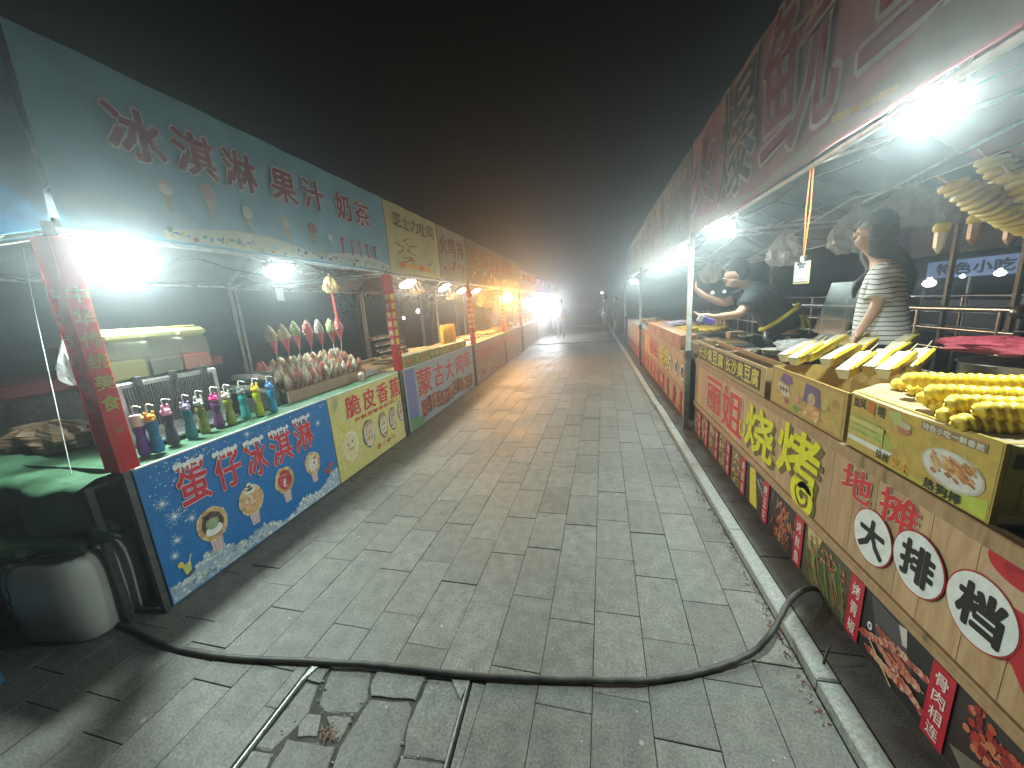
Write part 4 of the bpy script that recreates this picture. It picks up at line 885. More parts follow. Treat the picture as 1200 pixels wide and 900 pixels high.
b = MB(); shape(b, RWn, [(2.48, .88), (1.82, .88), (1.82, 1.07), (2.48, 1.07)], .001, (.50, .34, .10))
for k in range(60): disc(b, RWn, random.uniform(1.86, 2.44), random.uniform(.9, 1.05), random.uniform(.005, .03), random.uniform(.005, .02), .0014 + k * .00001, random.choice([(.58, .42, .12), (.38, .26, .07), (.62, .34, .10), (.45, .4, .12)]), 8, .3)
shape(b, RWn, [(2.39, 1.02), (2.36, 1.065), (2.27, 1.06), (2.25, 1.02), (2.32, 1.005)], .003, (.16, .09, .26)); shape(b, RWn, [(2.41, 1.01), (2.29, 1.00), (2.26, .95), (2.33, .935), (2.40, .96)], .0036, (.58, .50, .36))
for k in range(3): streak(b, RWn, 2.385 - k * .035, .985, 2.365 - k * .035, .965, .008, .0042, (.12, .06, .05))
shape(b, RWn, [(2.14, .96), (2.12, 1.06), (2.00, 1.05), (1.98, .96)], .003, (.15, .10, .22)); disc(b, RWn, 2.06, .985, .035, .035, .0036, (.5, .36, .22), 12); disc(b, RWn, 2.05, .92, .08, .035, .0034, (.62, .34, .12), 14, .2)
for k in range(18): disc(b, RWn, random.uniform(1.99, 2.12), random.uniform(.89, .95), .012, .01, .004 + k * .00002, random.choice([(.7, .45, .2), (.5, .22, .08), (.75, .6, .35)]), 7, .2)
disc(b, RWn, 2.30, .915, .022, .016, .003, (.35, .08, .12), 10); disc(b, RWn, 2.20, .90, .03, .02, .003, (.12, .3, .08), 10, .2); shape(b, RWn, [(2.22, .96), (2.19, .99), (2.165, .95), (2.195, .92)], .003, (.66, .3, .2)); b.build('picture', PRINT, o['front_side'], world=True)
t, o = crate('potato_box', 'large yellow green printed box holding twisted potato sticks, nearest on the counter', 1.17, 1.775, .866, 1.105, .50, (.45, .33, .07))
b = MB(); shape(b, RWn, [(1.77, .87), (1.175, .87), (1.175, 1.10), (1.77, 1.10)], .001, (.50, .36, .08)); shape(b, RWn, [(1.62, .872), (1.18, .872), (1.18, .93), (1.36, .885)], .0016, (.46, .52, .08))
for k in range(50): disc(b, RWn, random.uniform(1.2, 1.74), random.uniform(.89, 1.09), random.uniform(.005, .03), random.uniform(.005, .018), .0015 + k * .00001, random.choice([(.55, .40, .10), (.44, .32, .07), (.52, .30, .09)]), 8, .3)
shape(b, RWn, [(1.765, .915), (1.57, .915), (1.52, .95), (1.60, 1.01), (1.765, 1.01)], .0022, (.36, .42, .08)); 
shape(b, RWn, [(1.765, .90), (1.55, .90), (1.52, .925), (1.57, .925), (1.765, .92)], .0026, (.72, .72, .66))
for j in range(3):
    z = .935 + j * .027
    for k in range(13): disc(b, RWn, 1.755 - k * .0145, z + random.uniform(-.002, .002), .0085, .015, .003 + k * .00006 + j * .0008, ((.50, .44, .10), (.42, .46, .12), (.55, .5, .16))[j], 9)
disc(b, RWn, 1.30, .965, .105, .060, .0024, (.50, .46, .36), 26, rot=.05); disc(b, RWn, 1.30, .967, .098, .053, .0028, (.62, .62, .56), 26, rot=.05)
for k in range(70): disc(b, RWn, 1.30 + random.uniform(-.07, .07), .972 + random.uniform(-.032, .03), .012, .005, .0034 + k * .00001, random.choice([(.5, .22, .07), (.6, .32, .12), (.4, .16, .05), (.68, .45, .2)]), 8, rot=.5)
disc(b, RWn, 1.49, 1.03, .03, .02, .003, (.45, .18, .08), 10); disc(b, RWn, 1.49, 1.045, .03, .012, .0034, (.5, .45, .3), 10); shape(b, RWn, [(1.57, 1.075), (1.53, 1.03), (1.50, 1.06), (1.52, 1.085)], .002, (.4, .46, .16))
line_of(b, RWn, '旋风', 1.757, 1.683, 1.045, 1.083, .035, .004, (.05, .05, .04)); line_of(b, RWn, '薯', 1.68, 1.63, 1.04, 1.085, .035, .004, (.55, .16, .04)); line_of(b, RWn, '塔', 1.625, 1.58, 1.04, 1.08, .035, .004, (.05, .05, .04))
line_of(b, RWn, '拉丝', 1.60, 1.535, .882, .915, .035, .0042, (.04, .04, .03)); line_of(b, RWn, '芝士', 1.53, 1.44, .878, .912, .035, .0042, (.62, .30, .04)); line_of(b, RWn, '热狗棒', 1.385, 1.25, .872, .906, .035, .0042, (.04, .04, .03))
line_of(b, RWn, '特色小吃一鲜香脆', 1.42, 1.215, 1.062, 1.082, .035, .0036, (.70, .66, .56)); shape(b, RWn, [(1.425, 1.058), (1.21, 1.058), (1.21, 1.086), (1.425, 1.086)], .0026, (.28, .2, .1))
b.build('picture', PRINT, o['front_side'], world=True)
NS = lambda u, z, d: Vector((u, 1.17 - d, z))
b = MB(); shape(b, NS, [(XR + .012, .872), (XR + .48, .872), (XR + .48, 1.10), (XR + .012, 1.10)], .001, (.34, .36, .10)); line_of(b, NS, '旋风薯塔', XR + .02, XR + .22, 1.035, 1.075, .06, .004, (.05, .06, .03))
for j in range(3):
    for k in range(20): disc(b, NS, XR + .06 + k * .018, .905 + j * .034 + k * .0015, .010, .018, .002 + k * .00005 + j * .001, ((.50, .46, .12), (.40, .44, .12), (.52, .48, .16))[j], 9)
shape(b, NS, [(XR + .012, .872), (XR + .4, .872), (XR + .012, .90)], .004, (.62, .64, .55)); b.build('picture', PRINT, o['near_side'], world=True)
b = MB(); vs = [(1.08, 1.16, 1.11), (1.60, 1.16, 1.115), (1.62, 1.78, 1.115), (1.10, 1.80, 1.112)]
for k, (x, yy, z) in enumerate(((1.035, 1.45, 1.10), (1.04, 1.75, 1.102), (1.20, 1.85, 1.115), (1.5, 1.8, 1.12), (1.62, 1.4, 1.12), (1.5, 1.14, 1.115), (1.25, 1.14, 1.11), (1.07, 1.15, 1.104))): b.v.append((x, yy, z))
b.v.append((1.3, 1.5, 1.095))
for k in range(8): b.f.append((k, (k + 1) % 8, 8)); b.c.append((.62, .5, .34)); b.s.append(False)
tag(b.build('greaseproof_paper', mat('greaseproof', (.34, .25, .14), .6, (.46, .36, .22), 9, thin=.2), loc=(0, 0, 0)), 'sheet of brown greaseproof paper under the twisted potato sticks', 'paper')
# twisted potato sticks lying on the box
def twist(name, label, p0, p1, R, seed):
    p0 = Vector(p0); p1 = Vector(p1); L = (p1 - p0).length; q = (p1 - p0).to_track_quat('X', 'Z').to_matrix().to_4x4()
    t = thing(name, label, 'potato stick', tuple(p0), 0, 'twisted potato sticks on the large printed box'); b = MB((.80, .58, .04)); N = int(L / .0045); n = 14; vs = []
    for i in range(N + 1):
        x = L * i / N; e = min(1, (i + .5) / 5, (N - i + .5) / 5) ** .5
        for k in range(n):
            th = 2 * math.pi * k / n; ph = 2 * th - x * 2 * math.pi * 2 / .046 + seed
            r = R * e * (.66 + .34 * abs(math.cos(ph / 2)) ** .8) * (1 + .04 * math.sin(x * 60 + k))
            vs.append(q @ Vector((x, r * math.cos(th), r * math.sin(th))))
    fs = [(i * n + k, i * n + (k + 1) % n, (i + 1) * n + (k + 1) % n, (i + 1) * n + k) for i in range(N) for k in range(n)] + [tuple(range(n)), tuple(range(N * n, N * n + n))]
    b.add(vs, fs, (.80, .56, .04), True); b.build('potato_twist', mat('fried_potato', (.88, .68, .05), .42, (.82, .58, .04), 30, bump=.15, bscale=60, thin=.15), t)
    b = MB(); b.tube([q @ Vector((L, 0, 0)), q @ Vector((L + .10, 0, .0))], .0025, 6); b.build('stick', mat('bamboo', (.62, .48, .28), .6), t)
dirx = Vector((.94, -.34, 0)).normalized()
for i, (px, py, z, L, lab) in enumerate(((1056, 446, 1.14, .50, 'back row twisted potato stick, end turned towards the squid banner'), (1074, 452, 1.135, .50, 'second twisted potato stick from the back, resting low'), (1098, 470, 1.13, .46, 'third twisted potato stick from the back'), (1108, 481, 1.13, .42, 'short front twisted potato stick touching the paper edge'),
                                   (1125, 490, 1.13, .40, 'frontmost twisted potato stick at the near edge of the box'), (1068, 440, 1.185, .52, 'upper twisted potato stick on top at the back'), (1094, 455, 1.18, .46, 'upper twisted potato stick in the middle of the pile'), (1118, 468, 1.175, .42, 'upper twisted potato stick at the front of the pile'), (1085, 462, 1.15, .44, 'twisted potato stick wedged between the lower and upper rows'), (1150, 476, 1.17, .36, 'short upper twisted potato stick nearest the picture edge'))):
    p = onz(px - 12, py + 4, z - .008); twist('potato_stick', lab, p, p + dirx * L + Vector((0, .03 * math.sin(i * 2), .0)), .030, i * 1.3)
# paper boats of fries with sticks
YB = mat('boat_print', (.74, .52, .05), .5, attr=True)
def boat(p, a, pitch, L, label, s=1.0):
    t = thing('paper_boat', label, 'paper tray', tuple(p), a, 'yellow and white paper trays standing in the snack box'); M = Matrix.Rotation(-pitch, 4, 'Y')
    w0, w1, h = .024 * s, .036 * s, .066 * s
    b = MB(); vs = [(0, -w0 * .7, 0), (L, -w0, 0), (L, w0, 0), (0, w0 * .7, 0), (-.01, -w1 * .8, h * .7), (L, -w1, h), (L, w1, h), (-.01, w1 * .8, h * .7)]
    b.add([M @ Vector(v) for v in vs], [(0, 1, 2, 3)], (.7, .62, .4)); b.add([M @ Vector(v) for v in vs], [(0, 1, 5, 4), (2, 3, 7, 6)], (.78, .56, .04)); b.add([M @ Vector(v) for v in vs], [(3, 0, 4, 7), (1, 2, 6, 5)], (.74, .66, .44))
    for sg in (-1, 1):   # printed dark band and marks on each side
        f = lambda u, v: M @ Vector((L * u, sg * (w0 + (w1 - w0) * v + .0012), h * v * (.7 + .3 * u)))
        b.add([f(.3, .05), f(.97, .05), f(.97, .40), f(.45, .36)], [(0, 1, 2, 3)], (.30, .27, .08))
        for k in range(5): b.add([f(.45 + k * .1, .12) + Vector((0, sg * .0008, 0)), f(.51 + k * .1, .12) + Vector((0, sg * .0008, 0)), f(.52 + k * .1, .36) + Vector((0, sg * .0008, 0)), f(.46 + k * .1, .34) + Vector((0, sg * .0008, 0))], [(0, 1, 2, 3)], (.06, .05, .03))
    b.build('tray', YB, t)
    b = MB(); q = [(-.008, -w1 * .62, h * .74), (L * .97, -w1 * .55, h * 1.03), (L * .97, w1 * .9, h * 1.03), (-.008, w1 * .75, h * .74)]
    b.add([M @ Vector(v) for v in q], [(0, 1, 2, 3)]); b.build('lid_flap', mat('white_card', (.60, .50, .34), .6, (.70, .62, .46), 30, bump=.4, bscale=50), t)
    b = MB((.80, .58, .03))
    for k in range(9): b.tube([M @ Vector((L * (.02 + k * .03), -w1 * .82 + random.uniform(-.006, .006), h * (.74 + .02 * k))), M @ Vector((L * (.5 + k * .055), -w1 * .85 + random.uniform(-.006, .006), h * (.92 + .02 * k)))], .0055, 5)
    b.build('chips', FOOD, t)
    b = MB(); b.tube([M @ Vector((L * .8, 0, h * .8)), M @ Vector((L * 1.45, .004, h * 1.15))], .0028, 6); b.ball(M @ Vector((L * .99, 0, h * .9)), (.016, .014, .012), 8, 6, (.6, .28, .08), .2); b.build('stick', mat('bamboo'), t)
bl_ = [((918, 424), 2.55, 2.75, 'leftmost paper tray next to the tofu bowls'), ((930, 428), 2.45, 2.6, 'second paper tray from the left, wide white lid'), ((968, 430), 2.28, 2.4, 'third tray, bright yellow side towards the street'), ((988, 444), 2.15, 2.2, 'front tray with its pale end over the box rim'),
       ((962, 414), 2.6, 0, 'rear left tray half under a plastic bag'), ((1000, 420), 2.4, 0, 'rear middle tray with long stick'), ((1030, 428), 2.1, 0, 'yellow tray in the middle right of the box'), ((1062, 440), 1.95, 0, 'rightmost paper tray with the longest stick'), ((1045, 415), 2.3, 0, 'rear right tray behind the others'), ((1005, 405), 2.7, 0, 'hindmost small tray near the woman'), ((945, 424), 0, 0, 'third front tray from the left, squeezed between two lids'), ((1018, 440), 0, 0, 'tray just right of the pale ended front tray'), ((1035, 444), 0, 0, 'tray low in the box beside the rightmost one'), ((985, 412), 0, 0, 'rear tray pointing at the striped shirt')]
for i, (px, _, _, lab) in enumerate(bl_):
    p = onz(px[0], px[1], 1.10 if i < 4 else 1.11); a = math.radians(38 + (i * 7) % 13 - 6)
    boat(p, a, math.radians(9), .25 if i < 4 else .23, lab)
# cups and tubs in the tofu box
TUB = mat('black_tub', (.02, .022, .02), .35, attr=True)
def tub(p, r, h, label, name='paper_tub', n=1, mat_col=(.022, .03, .024)):
    t = thing(name, label, 'paper tub', tuple(p), 0, 'black paper tubs for stinky tofu')
    b = MB(mat_col)
    for i in range(n):
        z = i * .016; b.lathe([(r * .80, z), (r * .97, z + h - .004), (r * .90, z + h - .004), (r * .76, z + .01)], n=20)
    z = (n - 1) * .016; f = lambda th, v: Vector(((r * (.80 + .17 * v) + .001) * math.cos(th), (r * (.80 + .17 * v) + .001) * math.sin(th), z + h * v))
    for k in range(20):
        th = 2 * math.pi * k / 20; e = .26; b.add([f(th, .02), f(th + .315, .02), f(th + .315, .18), f(th, .18)], [(0, 1, 2, 3)], (.55, .05, .05)); b.add([f(th, .62), f(th + e, .62), f(th + e, .72), f(th, .72)], [(0, 1, 2, 3)], (.3, .33, .25)); b.add([f(th, .40), f(th + .2, .40), f(th + .2, .44), f(th, .44)], [(0, 1, 2, 3)], (.25, .25, .22)); b.add([f(th, .83), f(th + .22, .83), f(th + .22, .90), f(th, .90)], [(0, 1, 2, 3)], (.5, .48, .16))
    b.build('tub', TUB, t)
    b = MB((.72, .70, .62)); zz = z + h
    pr = [Vector((r * .97 * math.cos(2 * math.pi * k / 24), r * .97 * math.sin(2 * math.pi * k / 24), zz)) for k in range(25)]; b.tube(pr, .0045, 6, caps=False); b.lathe([(r * .90, zz - .004), (r * .80, zz - h * .7)], n=20); b.build('rim', PLAIN, t)
    return t
tb_ = [((905, 402), 1.02, .085, .085, 3, 'largest open black tub with pale rim, top of its stack'), ((873, 402), 1.00, .075, .07, 2, 'black tub just left of the largest open tub'), ((904, 420), .95, .085, .09, 1, 'front black tub with red base band below the largest tub'), ((880, 418), .94, .08, .08, 1, 'black tub standing behind the tofu sign'), ((852, 412), .93, .07, .06, 1, 'small black tub at the far end of the sign box'), ((838, 400), .93, .06, .05, 1, 'smallest black tub near the canopy post')]
for (px, z, r, h, n, lab) in tb_:
    p = onz(px[0], px[1], z - .05); tub(p, r, h, lab, n=n)
b = MB()
for k in range(9): b.box(-.08 + random.uniform(-.012, .012), .08 + random.uniform(-.012, .012), -.07, .07, k * .011, k * .011 + .009, random.choice([(.42, .26, .15), (.5, .33, .2), (.36, .2, .12)]))
tag(b.build('card_box_stack', PLAIN, loc=tuple(onz(862, 398, .98))), 'stack of flat brown card boxes left of the black tubs', 'boxes')
b = MB()
for k in range(40): a = random.uniform(0, 6.28); p = Vector((random.uniform(-.14, .14), random.uniform(-.30, .30), random.uniform(0, .04))); b.box(-.035, .035, -.006, .006, 0, .008, random.choice([(.6, .12, .12), (.62, .5, .35), (.05, .05, .05), (.7, .65, .6), (.4, .3, .18)]), M=Matrix.Translation(p) @ Matrix.Rotation(a, 4, 'Z'))
tag(b.build('loose_wrappers', PLAIN, loc=(1.24, 3.75, .99)), kind='stuff')
# crumpled clear bags
CLEAR = mat('clear_film', (.78, .80, .80), .25, alpha=.5, bump=.9, bscale=26, spec=.9)
def crumple(name, label, loc, r, group=None, top=False, seed=1, mt=CLEAR, cat='plastic bag', ny=20):
    rnd = random.Random(seed); b = MB(); n = 26; m = ny; vs = []; ph = [rnd.uniform(0, 6) for _ in range(12)]
    for i in range(m + 1):
        v = i / m; al = math.pi * v; prof = math.sin(al) ** .8
        if top: prof = max(.10, min(1, v * 1.7) ** .8 * (1 - max(0, v - .8) * 2.2))
        for k in range(n):
            th = 2 * math.pi * k / n; q = 1 + .16 * math.sin(5 * th + ph[0] + v * 4) + .12 * math.sin(9 * th + ph[1] - v * 7) + .08 * math.sin(14 * th + ph[2] + v * 11) + rnd.uniform(-.05, .05)
            vs.append((r[0] * prof * q * math.cos(th), r[1] * prof * q * math.sin(th), r[2] * (math.cos(al) if not top else 1 - 2 * v) + rnd.uniform(-.004, .004)))
    b.add(vs, [(i * n + k, i * n + (k + 1) % n, (i + 1) * n + (k + 1) % n, (i + 1) * n + k) for i in range(m) for k in range(n)], smooth=False)
    return tag(b.build(name, mt, loc=tuple(loc)), label, cat, group)
crumple('crumpled_bag', 'pile of crumpled clear plastic bags between the black tubs and the paper trays', onz(945, 408, 1.03) + Vector((.05, .08, 0)), (.20, .30, .06), seed=3)
crumple('crumpled_bag', 'small crumpled clear bag lying against the striped shirt', onz(985, 398, 1.05) + Vector((0, .05, .02)), (.12, .18, .07), seed=5)
HB = 'plastic bags hanging under the right canopy'
for (px, py, zc, r, lab, sd_) in ((920, 290, 3.3, (.13, .12, .16), 'hanging plastic bag left of the price card string', 1), (1003, 268, 3.15, (.17, .15, .20), 'large hanging bundle of clear bags directly behind the woman head', 2), (1062, 240, 2.9, (.19, .15, .17), 'hanging bundle of clear bags with torn strips above the woman', 3), (1105, 243, 2.7, (.15, .12, .13), 'hanging clear bag just left of the spiral potatoes', 4), (833, 318, 5.2, (.12, .12, .16), 'pale bag hanging beside the leaning man', 5)):
    crumple('hanging_bag', lab, at(px, py, zc), r, HB, True, sd_)
    p = at(px, py, zc)
b = MB(); b.tube([at(885, 300, 3.6), at(1000, 232, 2.6), at(1075, 215, 2.2), at(1200, 168, 1.9)], .005, 5); tag(b.build('hanging_line', WHITE_METAL), 'thin rod the plastic bags hang from under the right canopy', 'rod')
# price card on its orange lanyard
pt_ = onx(952, 193, XR + .02); pb_ = Vector((pt_.x, pt_.y, onx(938, 300, XR + .02).z))
t = thing('price_card', 'white hanging card in a wooden frame on an orange lanyard', 'card', (pb_.x, pb_.y, pb_.z - .09))
b = MB(); b.box(-.006, .0, -.038, .038, -.055, .060); b.build('frame', mat('pale_wood', (.55, .42, .25), .6), t)
fc = lambda u, z, d: Vector((-.006 - d, u, z))
Q = Matrix.Rotation(math.radians(38), 4, 'Z')
b = MB(); shape(b, fc, [(.034, -.042), (-.034, -.042), (-.034, .056), (.034, .056)], .001, (.80, .82, .82))
line_of(b, fc, '微信支付', .022, -.022, .040, .052, .06, .002, (.08, .08, .09)); line_of(b, fc, '收款', .014, -.014, .026, .037, .06, .002, (.1, .1, .12)); streak(b, fc, .02, -.03, -.02, -.03, .0015, .002, (.5, .12, .12)); b.build('card', PRINT, t)
b = MB(); b.box(-.012, .006, -.006, .006, .060, .085); b.build('clip', STEEL, t)
b = MB(); hh = pt_.z - pb_.z + .09
for sx in (-1, 1): b.tube([(0, 0, .085), (0, sx * .010, hh * .6), (0, sx * .006, hh)], .0035, 5, (.85, .22, .04))
b.build('lanyard', PLAIN, t); t.rotation_euler = (0, 0, math.radians(35))
# spiral potatoes and pendants at the upper right
def spiral_potato(p0, p1, R, label):
    p0 = Vector(p0); p1 = Vector(p1); d = p1 - p0; L = d.length; q = d.to_track_quat('X', 'Z').to_matrix().to_4x4()
    t = thing('spiral_potato', label, 'spiral potato', tuple(p0), 0, 'spiral cut potatoes displayed under the canopy')
    n = int(L / .034)
    for i in range(n):
        x = .02 + i * .034; r = R * (.72 + .28 * math.sin(min(1, (i + 1) / 4) * 1.57)) * random.uniform(.92, 1.06); tilt = math.radians(24 + random.uniform(-5, 5)); a = i * .5
        b = MB(); M = q @ Matrix.Translation((x, 0, 0)) @ Matrix.Rotation(tilt, 4, 'Y'); N = 16; vs = []
        for s_, xx in ((.55, -.017), (.88, -.012), (1, -.002), (.97, .006), (.80, .014), (.5, .018)):
            for k in range(N):
                th = 2 * math.pi * k / N; rr = r * s_ * (1 + .05 * math.sin(3 * th + a)); vs.append(M @ Vector((xx + .010 * math.sin(th + a), rr * math.cos(th), rr * math.sin(th))))
        fs = [(j * N + k, j * N + (k + 1) % N, (j + 1) * N + (k + 1) % N, (j + 1) * N + k) for j in range(5) for k in range(N)] + [tuple(range(N)), tuple(range(5 * N, 6 * N))]
        b.add(vs, fs, smooth=True); b.build('potato_slice', mat('potato_slice', (.44, .32, .02), .5, (.56, .42, .05), 18, bump=.2, bscale=60), t)
    b = MB(); b.tube([q @ Vector((-.06, 0, 0)), q @ Vector((L + .1, 0, 0))], .004, 6); b.build('stick', mat('bamboo'), t)
spiral_potato(at(1113, 215, 1.62), at(1232, 275, 1.62), .062, 'lower left spiral potato pointing towards the woman')
spiral_potato(at(1158, 185, 1.66), at(1240, 262, 1.66), .064, 'middle spiral potato rising behind the lower left one')
spiral_potato(at(1186, 205, 1.55), at(1262, 285, 1.55), .062, 'right hand spiral potato cut off by the picture edge')
for (px, py, c2, lab) in ((1103, 272, (.68, .62, .55), 'leftmost hanging crystal pendant with a yellow cap'), (1143, 262, (.35, .22, .2), 'middle hanging pendant with yellow cap and dark sticks'), (1186, 262, (.6, .45, .4), 'right hanging crystal pendant under the spiral potatoes')):
    t = thing('pendant', lab, 'pendant', tuple(at(px, py, 1.9)), 0, 'pendants hanging from the right canopy'); b = MB((.66, .52, .10)); b.lathe([(.022, .0), (.034, .008), (.034, .03), (.025, .045)], n=10); b.build('cap', PLAIN, t)
    b = MB(c2); b.lathe([(.004, -.105), (.022, -.075), (.024, 0)], n=6, smooth=False); b.build('crystal', GLOSS, t); b = MB(); b.tube([(0, 0, .045), (0, 0, .22)], .002, 5); b.build('string', DARK_METAL, t)
crumple('sauce_pot_cover', 'dark red cloth cover over the pot behind the twisted potato sticks', at(1178, 405, 1.62), (.17, .22, .035), seed=9, mt=mat('red_cloth', (.30, .03, .05), .7, (.22, .02, .04), 12), cat='cloth')
t = thing('sauce_pot', 'wide steel pot of reddish sauce behind the twisted potato sticks', 'pot', tuple(at(1185, 436, 1.60) + Vector((0, 0, -.09)))); b = MB(); b.lathe([(.13, 0), (.155, .03), (.155, .13), (.165, .135), (.15, .13)], n=28); b.build('pot_body', STEEL, t); b = MB((.42, .08, .03)); b.lathe([(.15, .112), (.145, .118), (.01, .120)], n=24); b.build('sauce', GLOSS, t)
t = thing('glass_jar', 'small clear glass jar between the paper trays and the red sauce pot', 'jar', tuple(at(1143, 428, 1.75) + Vector((0, 0, -.05)))); b = MB(); b.lathe([(.03, 0), (.035, .01), (.035, .05), (.018, .07), (.022, .085)], n=14); b.build('jar_body', CLEAR, t); b = MB((.6, .6, .6)); b.lathe([(.024, .085), (.024, .092)], n=14); b.build('jar_lid', STEEL, t)
# --------------------------------------------------------------- second and third right-hand stalls
def right_stall(y0, y1, label, bt, board, col, txt, zt):
    t = canopy('market_stall', label, XR, 1, y0, y1, 2.13, zt, 2.4, mat('grey_canvas'), 'market stalls along the right side', ridge=.2)
    o = rsheet(y0 + .01, y1 - .01, 2.14, zt, bt[1]).build('banner', PRINTF, t, world=True); n = len(bt[0]); w_ = (y1 - y0 - .2) / n; b = MB()
    for i, ch in enumerate(bt[0]):
        r = (y1 - .1 - i * w_, y1 - .1 - (i + .86) * w_, 2.3, zt - .1); put(b, RB, ch, r, .06, .013, bt[3]); put(b, RB, ch, r, .02, .016, bt[2])
    b.build('lettering', PRINTF, o, world=True)
    b = MB(); b.box(XR, XR + .03, y0, y1, .05, .86, col); fp = b.build('front_panel', PRINT, t, world=True)
    y = y0 + .01; k = 0
    while y < y1 - .02:
        wd = min((.21, .27, .24)[k % 3], y1 - .01 - y); b = MB(); b.box(XR - .004, XR, y + .001, y + wd - .001, .40, .805, bev=.0015); b.build('plank', board, fp, world=True); y += wd; k += 1
    for (z0, z1, pr) in ((.807, .862, .014), (.345, .398, .012)):
        b = MB(); b.box(XR - pr, XR + .002, y0, y1, z0, z1, bev=.004); b.build('trim_board', TRIM, fp, world=True)
    b = MB()
    for ch, ua, ub, c, s_ in txt: 
        put(b, Rp, ch, (ua, ub, .46, .77), .06, .0005, (.2, .14, .04) if c == 'y' else (.72, .62, .5)); put(b, Rp, ch, (ua, ub, .47, .78), .035, .002, (.72, .66, .03) if c == 'y' else (.55, .04, .04))
    b.build('lettering', PRINT, fp, world=True)
    for (ch, cu) in (s_ for s_ in (('大', y0 + .95), ('排', y0 + .55), ('档', y0 + .18))):
        b = MB(); disc(b, Rp, cu, .60, .125, .11, .004, (.42, .03, .03), 24); disc(b, Rp, cu, .60, .118, .104, .005, (.74, .76, .74), 24); put(b, Rp, ch, (cu + .075, cu - .075, .535, .665), .06, .006, (.03, .03, .03)); b.build('round_sign', PRINT, fp, world=True)
    b = MB()
    for k in range(int((y1 - y0) * 14)):
        u = random.uniform(y0 + .05, y1 - .05); disc(b, Rs, u, random.uniform(.09, .31), .05, .03, .001 + k * .00004, random.choice([(.42, .08, .04), (.5, .25, .1), (.25, .2, .07), (.1, .06, .04), (.6, .45, .2)]), 7, .3)
    b.build('picture', PRINT, fp, world=True)
    yy = y0 + .25
    while yy < y1:
        b = MB(); shape(b, Rs, [(yy + .05, .345), (yy - .05, .345), (yy - .05, .062), (yy + .05, .062)], .008, (.55, .03, .04)); b.build('red_tag', PRINT, fp, world=True); yy += .42
    b = MB(); b.box(XR + .03, XR + .7, y0, y1, .80, .85); b.build('table_top', mat('counter_wood'), t, world=True); return t
RPL = wood_mat('printed_red_pine', (.52, .20, .11), (.62, .30, .17))
right_stall(4.62, 8.5, 'second right stall with orange planks, pale banner and yellow barbecue characters', ('长沙臭豆腐', (.30, .30, .27), (.36, .34, .30), (.46, .44, .36)), PLANK, (.5, .3, .2), [('烧', 6.5, 6.1, 'y', 0), ('烤', 6.05, 5.68, 'y', 0), ('丽', 7.6, 7.2, 'r', 0), ('姐', 7.1, 6.7, 'r', 0)], 3.05)
right_stall(8.55, 12.6, 'farthest right stall with red front panel', ('烤面筋', (.28, .29, .26), (.38, .38, .32), (.44, .44, .38)), RPL, (.5, .12, .1), [('火', 11.6, 11.0, 'y', 0), ('爆', 10.9, 10.3, 'y', 0)], 3.0)
for (y0, y1, lab) in ((5.0, 6.4, 'row of upright orange printed boxes on the second right counter'), (6.45, 7.9, 'farther row of orange printed boxes on the second right counter')):
    t = thing('printed_box', lab, 'box', (XR, y0, .863)); b = MB((.55, .24, .10)); b.box(0, .2, 0, y1 - y0, 0, .17, (.55, .24, .10)); b.build('carton', PRINT, t); b = MB(); k = 0; yy = .06
    while yy < y1 - y0 - .05: b.add([(-.003, yy, .03), (-.003, yy + .05, .03), (-.003, yy + .05, .14), (-.003, yy, .14)], [(0, 1, 2, 3)], random.choice([(.7, .5, .2), (.62, .15, .08), (.66, .4, .25)])); yy += .09
    b.build('picture', PRINT, t)
# ================================================================== THINGS ON THE LEFT COUNTER
def animal_bottle(px, py, top_y, body, head, label, straw=(.8, .78, .72), r=.030, kind=0):
    p = onz(px, py, .86); t = thing('drink_bottle', label, 'bottle', (p.x, p.y, .852), random.uniform(-.4, .4), 'animal topped drink bottles along the counter edge')
    h = .20; M_ = mat('tinted_bottle', (.5, .5, .5), .12, attr=True, trans=.35, spec=.8)
    b = MB(body); b.lathe([(r * .88, 0), (r, .008), (r * .95, .05), (r * .68, .095), (r * .72, .12), (r * .95, .155), (r * .85, .175), (r * .4, .185)], n=14)
    b.build('bottle_body', M_, t)
    b = MB(); 
    for k in range(9): b.lathe([(r * (1.0 - .028 * k) + .001, .02 + k * .009), (r * (1.0 - .028 * k) + .0022, .024 + k * .009), (r * (1.0 - .028 * k) + .001, .028 + k * .009)], n=14, col=tuple(min(1, x * 1.25 + .03) for x in body))
    b.build('ribs', M_, t)
    b = MB(head)
    if kind == 3: b.lathe([(r * .9, .17), (r * .95, .225), (r * .8, .235)], n=14)
    else:
        b.ball((0, 0, .205), (r * .95, r * .95, r * .85), 12, 8)
        for sx in (-1, 1): b.ball((r * .1, sx * r * .62, .205 + r * .95), (r * .25, r * .3, r * (.75 if kind == 1 else .38)), 8, 6)
        b.ball((r * .85, 0, .198), (r * .25, r * .34, r * .25), 8, 5, tuple(min(1, x * 1.3 + .1) for x in head))
        for sx in (-1, 1): b.ball((r * .82, sx * r * .36, .214), (.003, .003, .004), 6, 4, (.03, .03, .03))
    b.build('animal_cap', GLOSS, t)
    b = MB(straw); b.tube(smooth_line([(-r * .2, 0, .22), (-r * .3, 0, .27), (-r * .1, .006, .285), (r * .9, .02, .275)], 3), .0035, 6); b.build('straw', GLOSS, t)
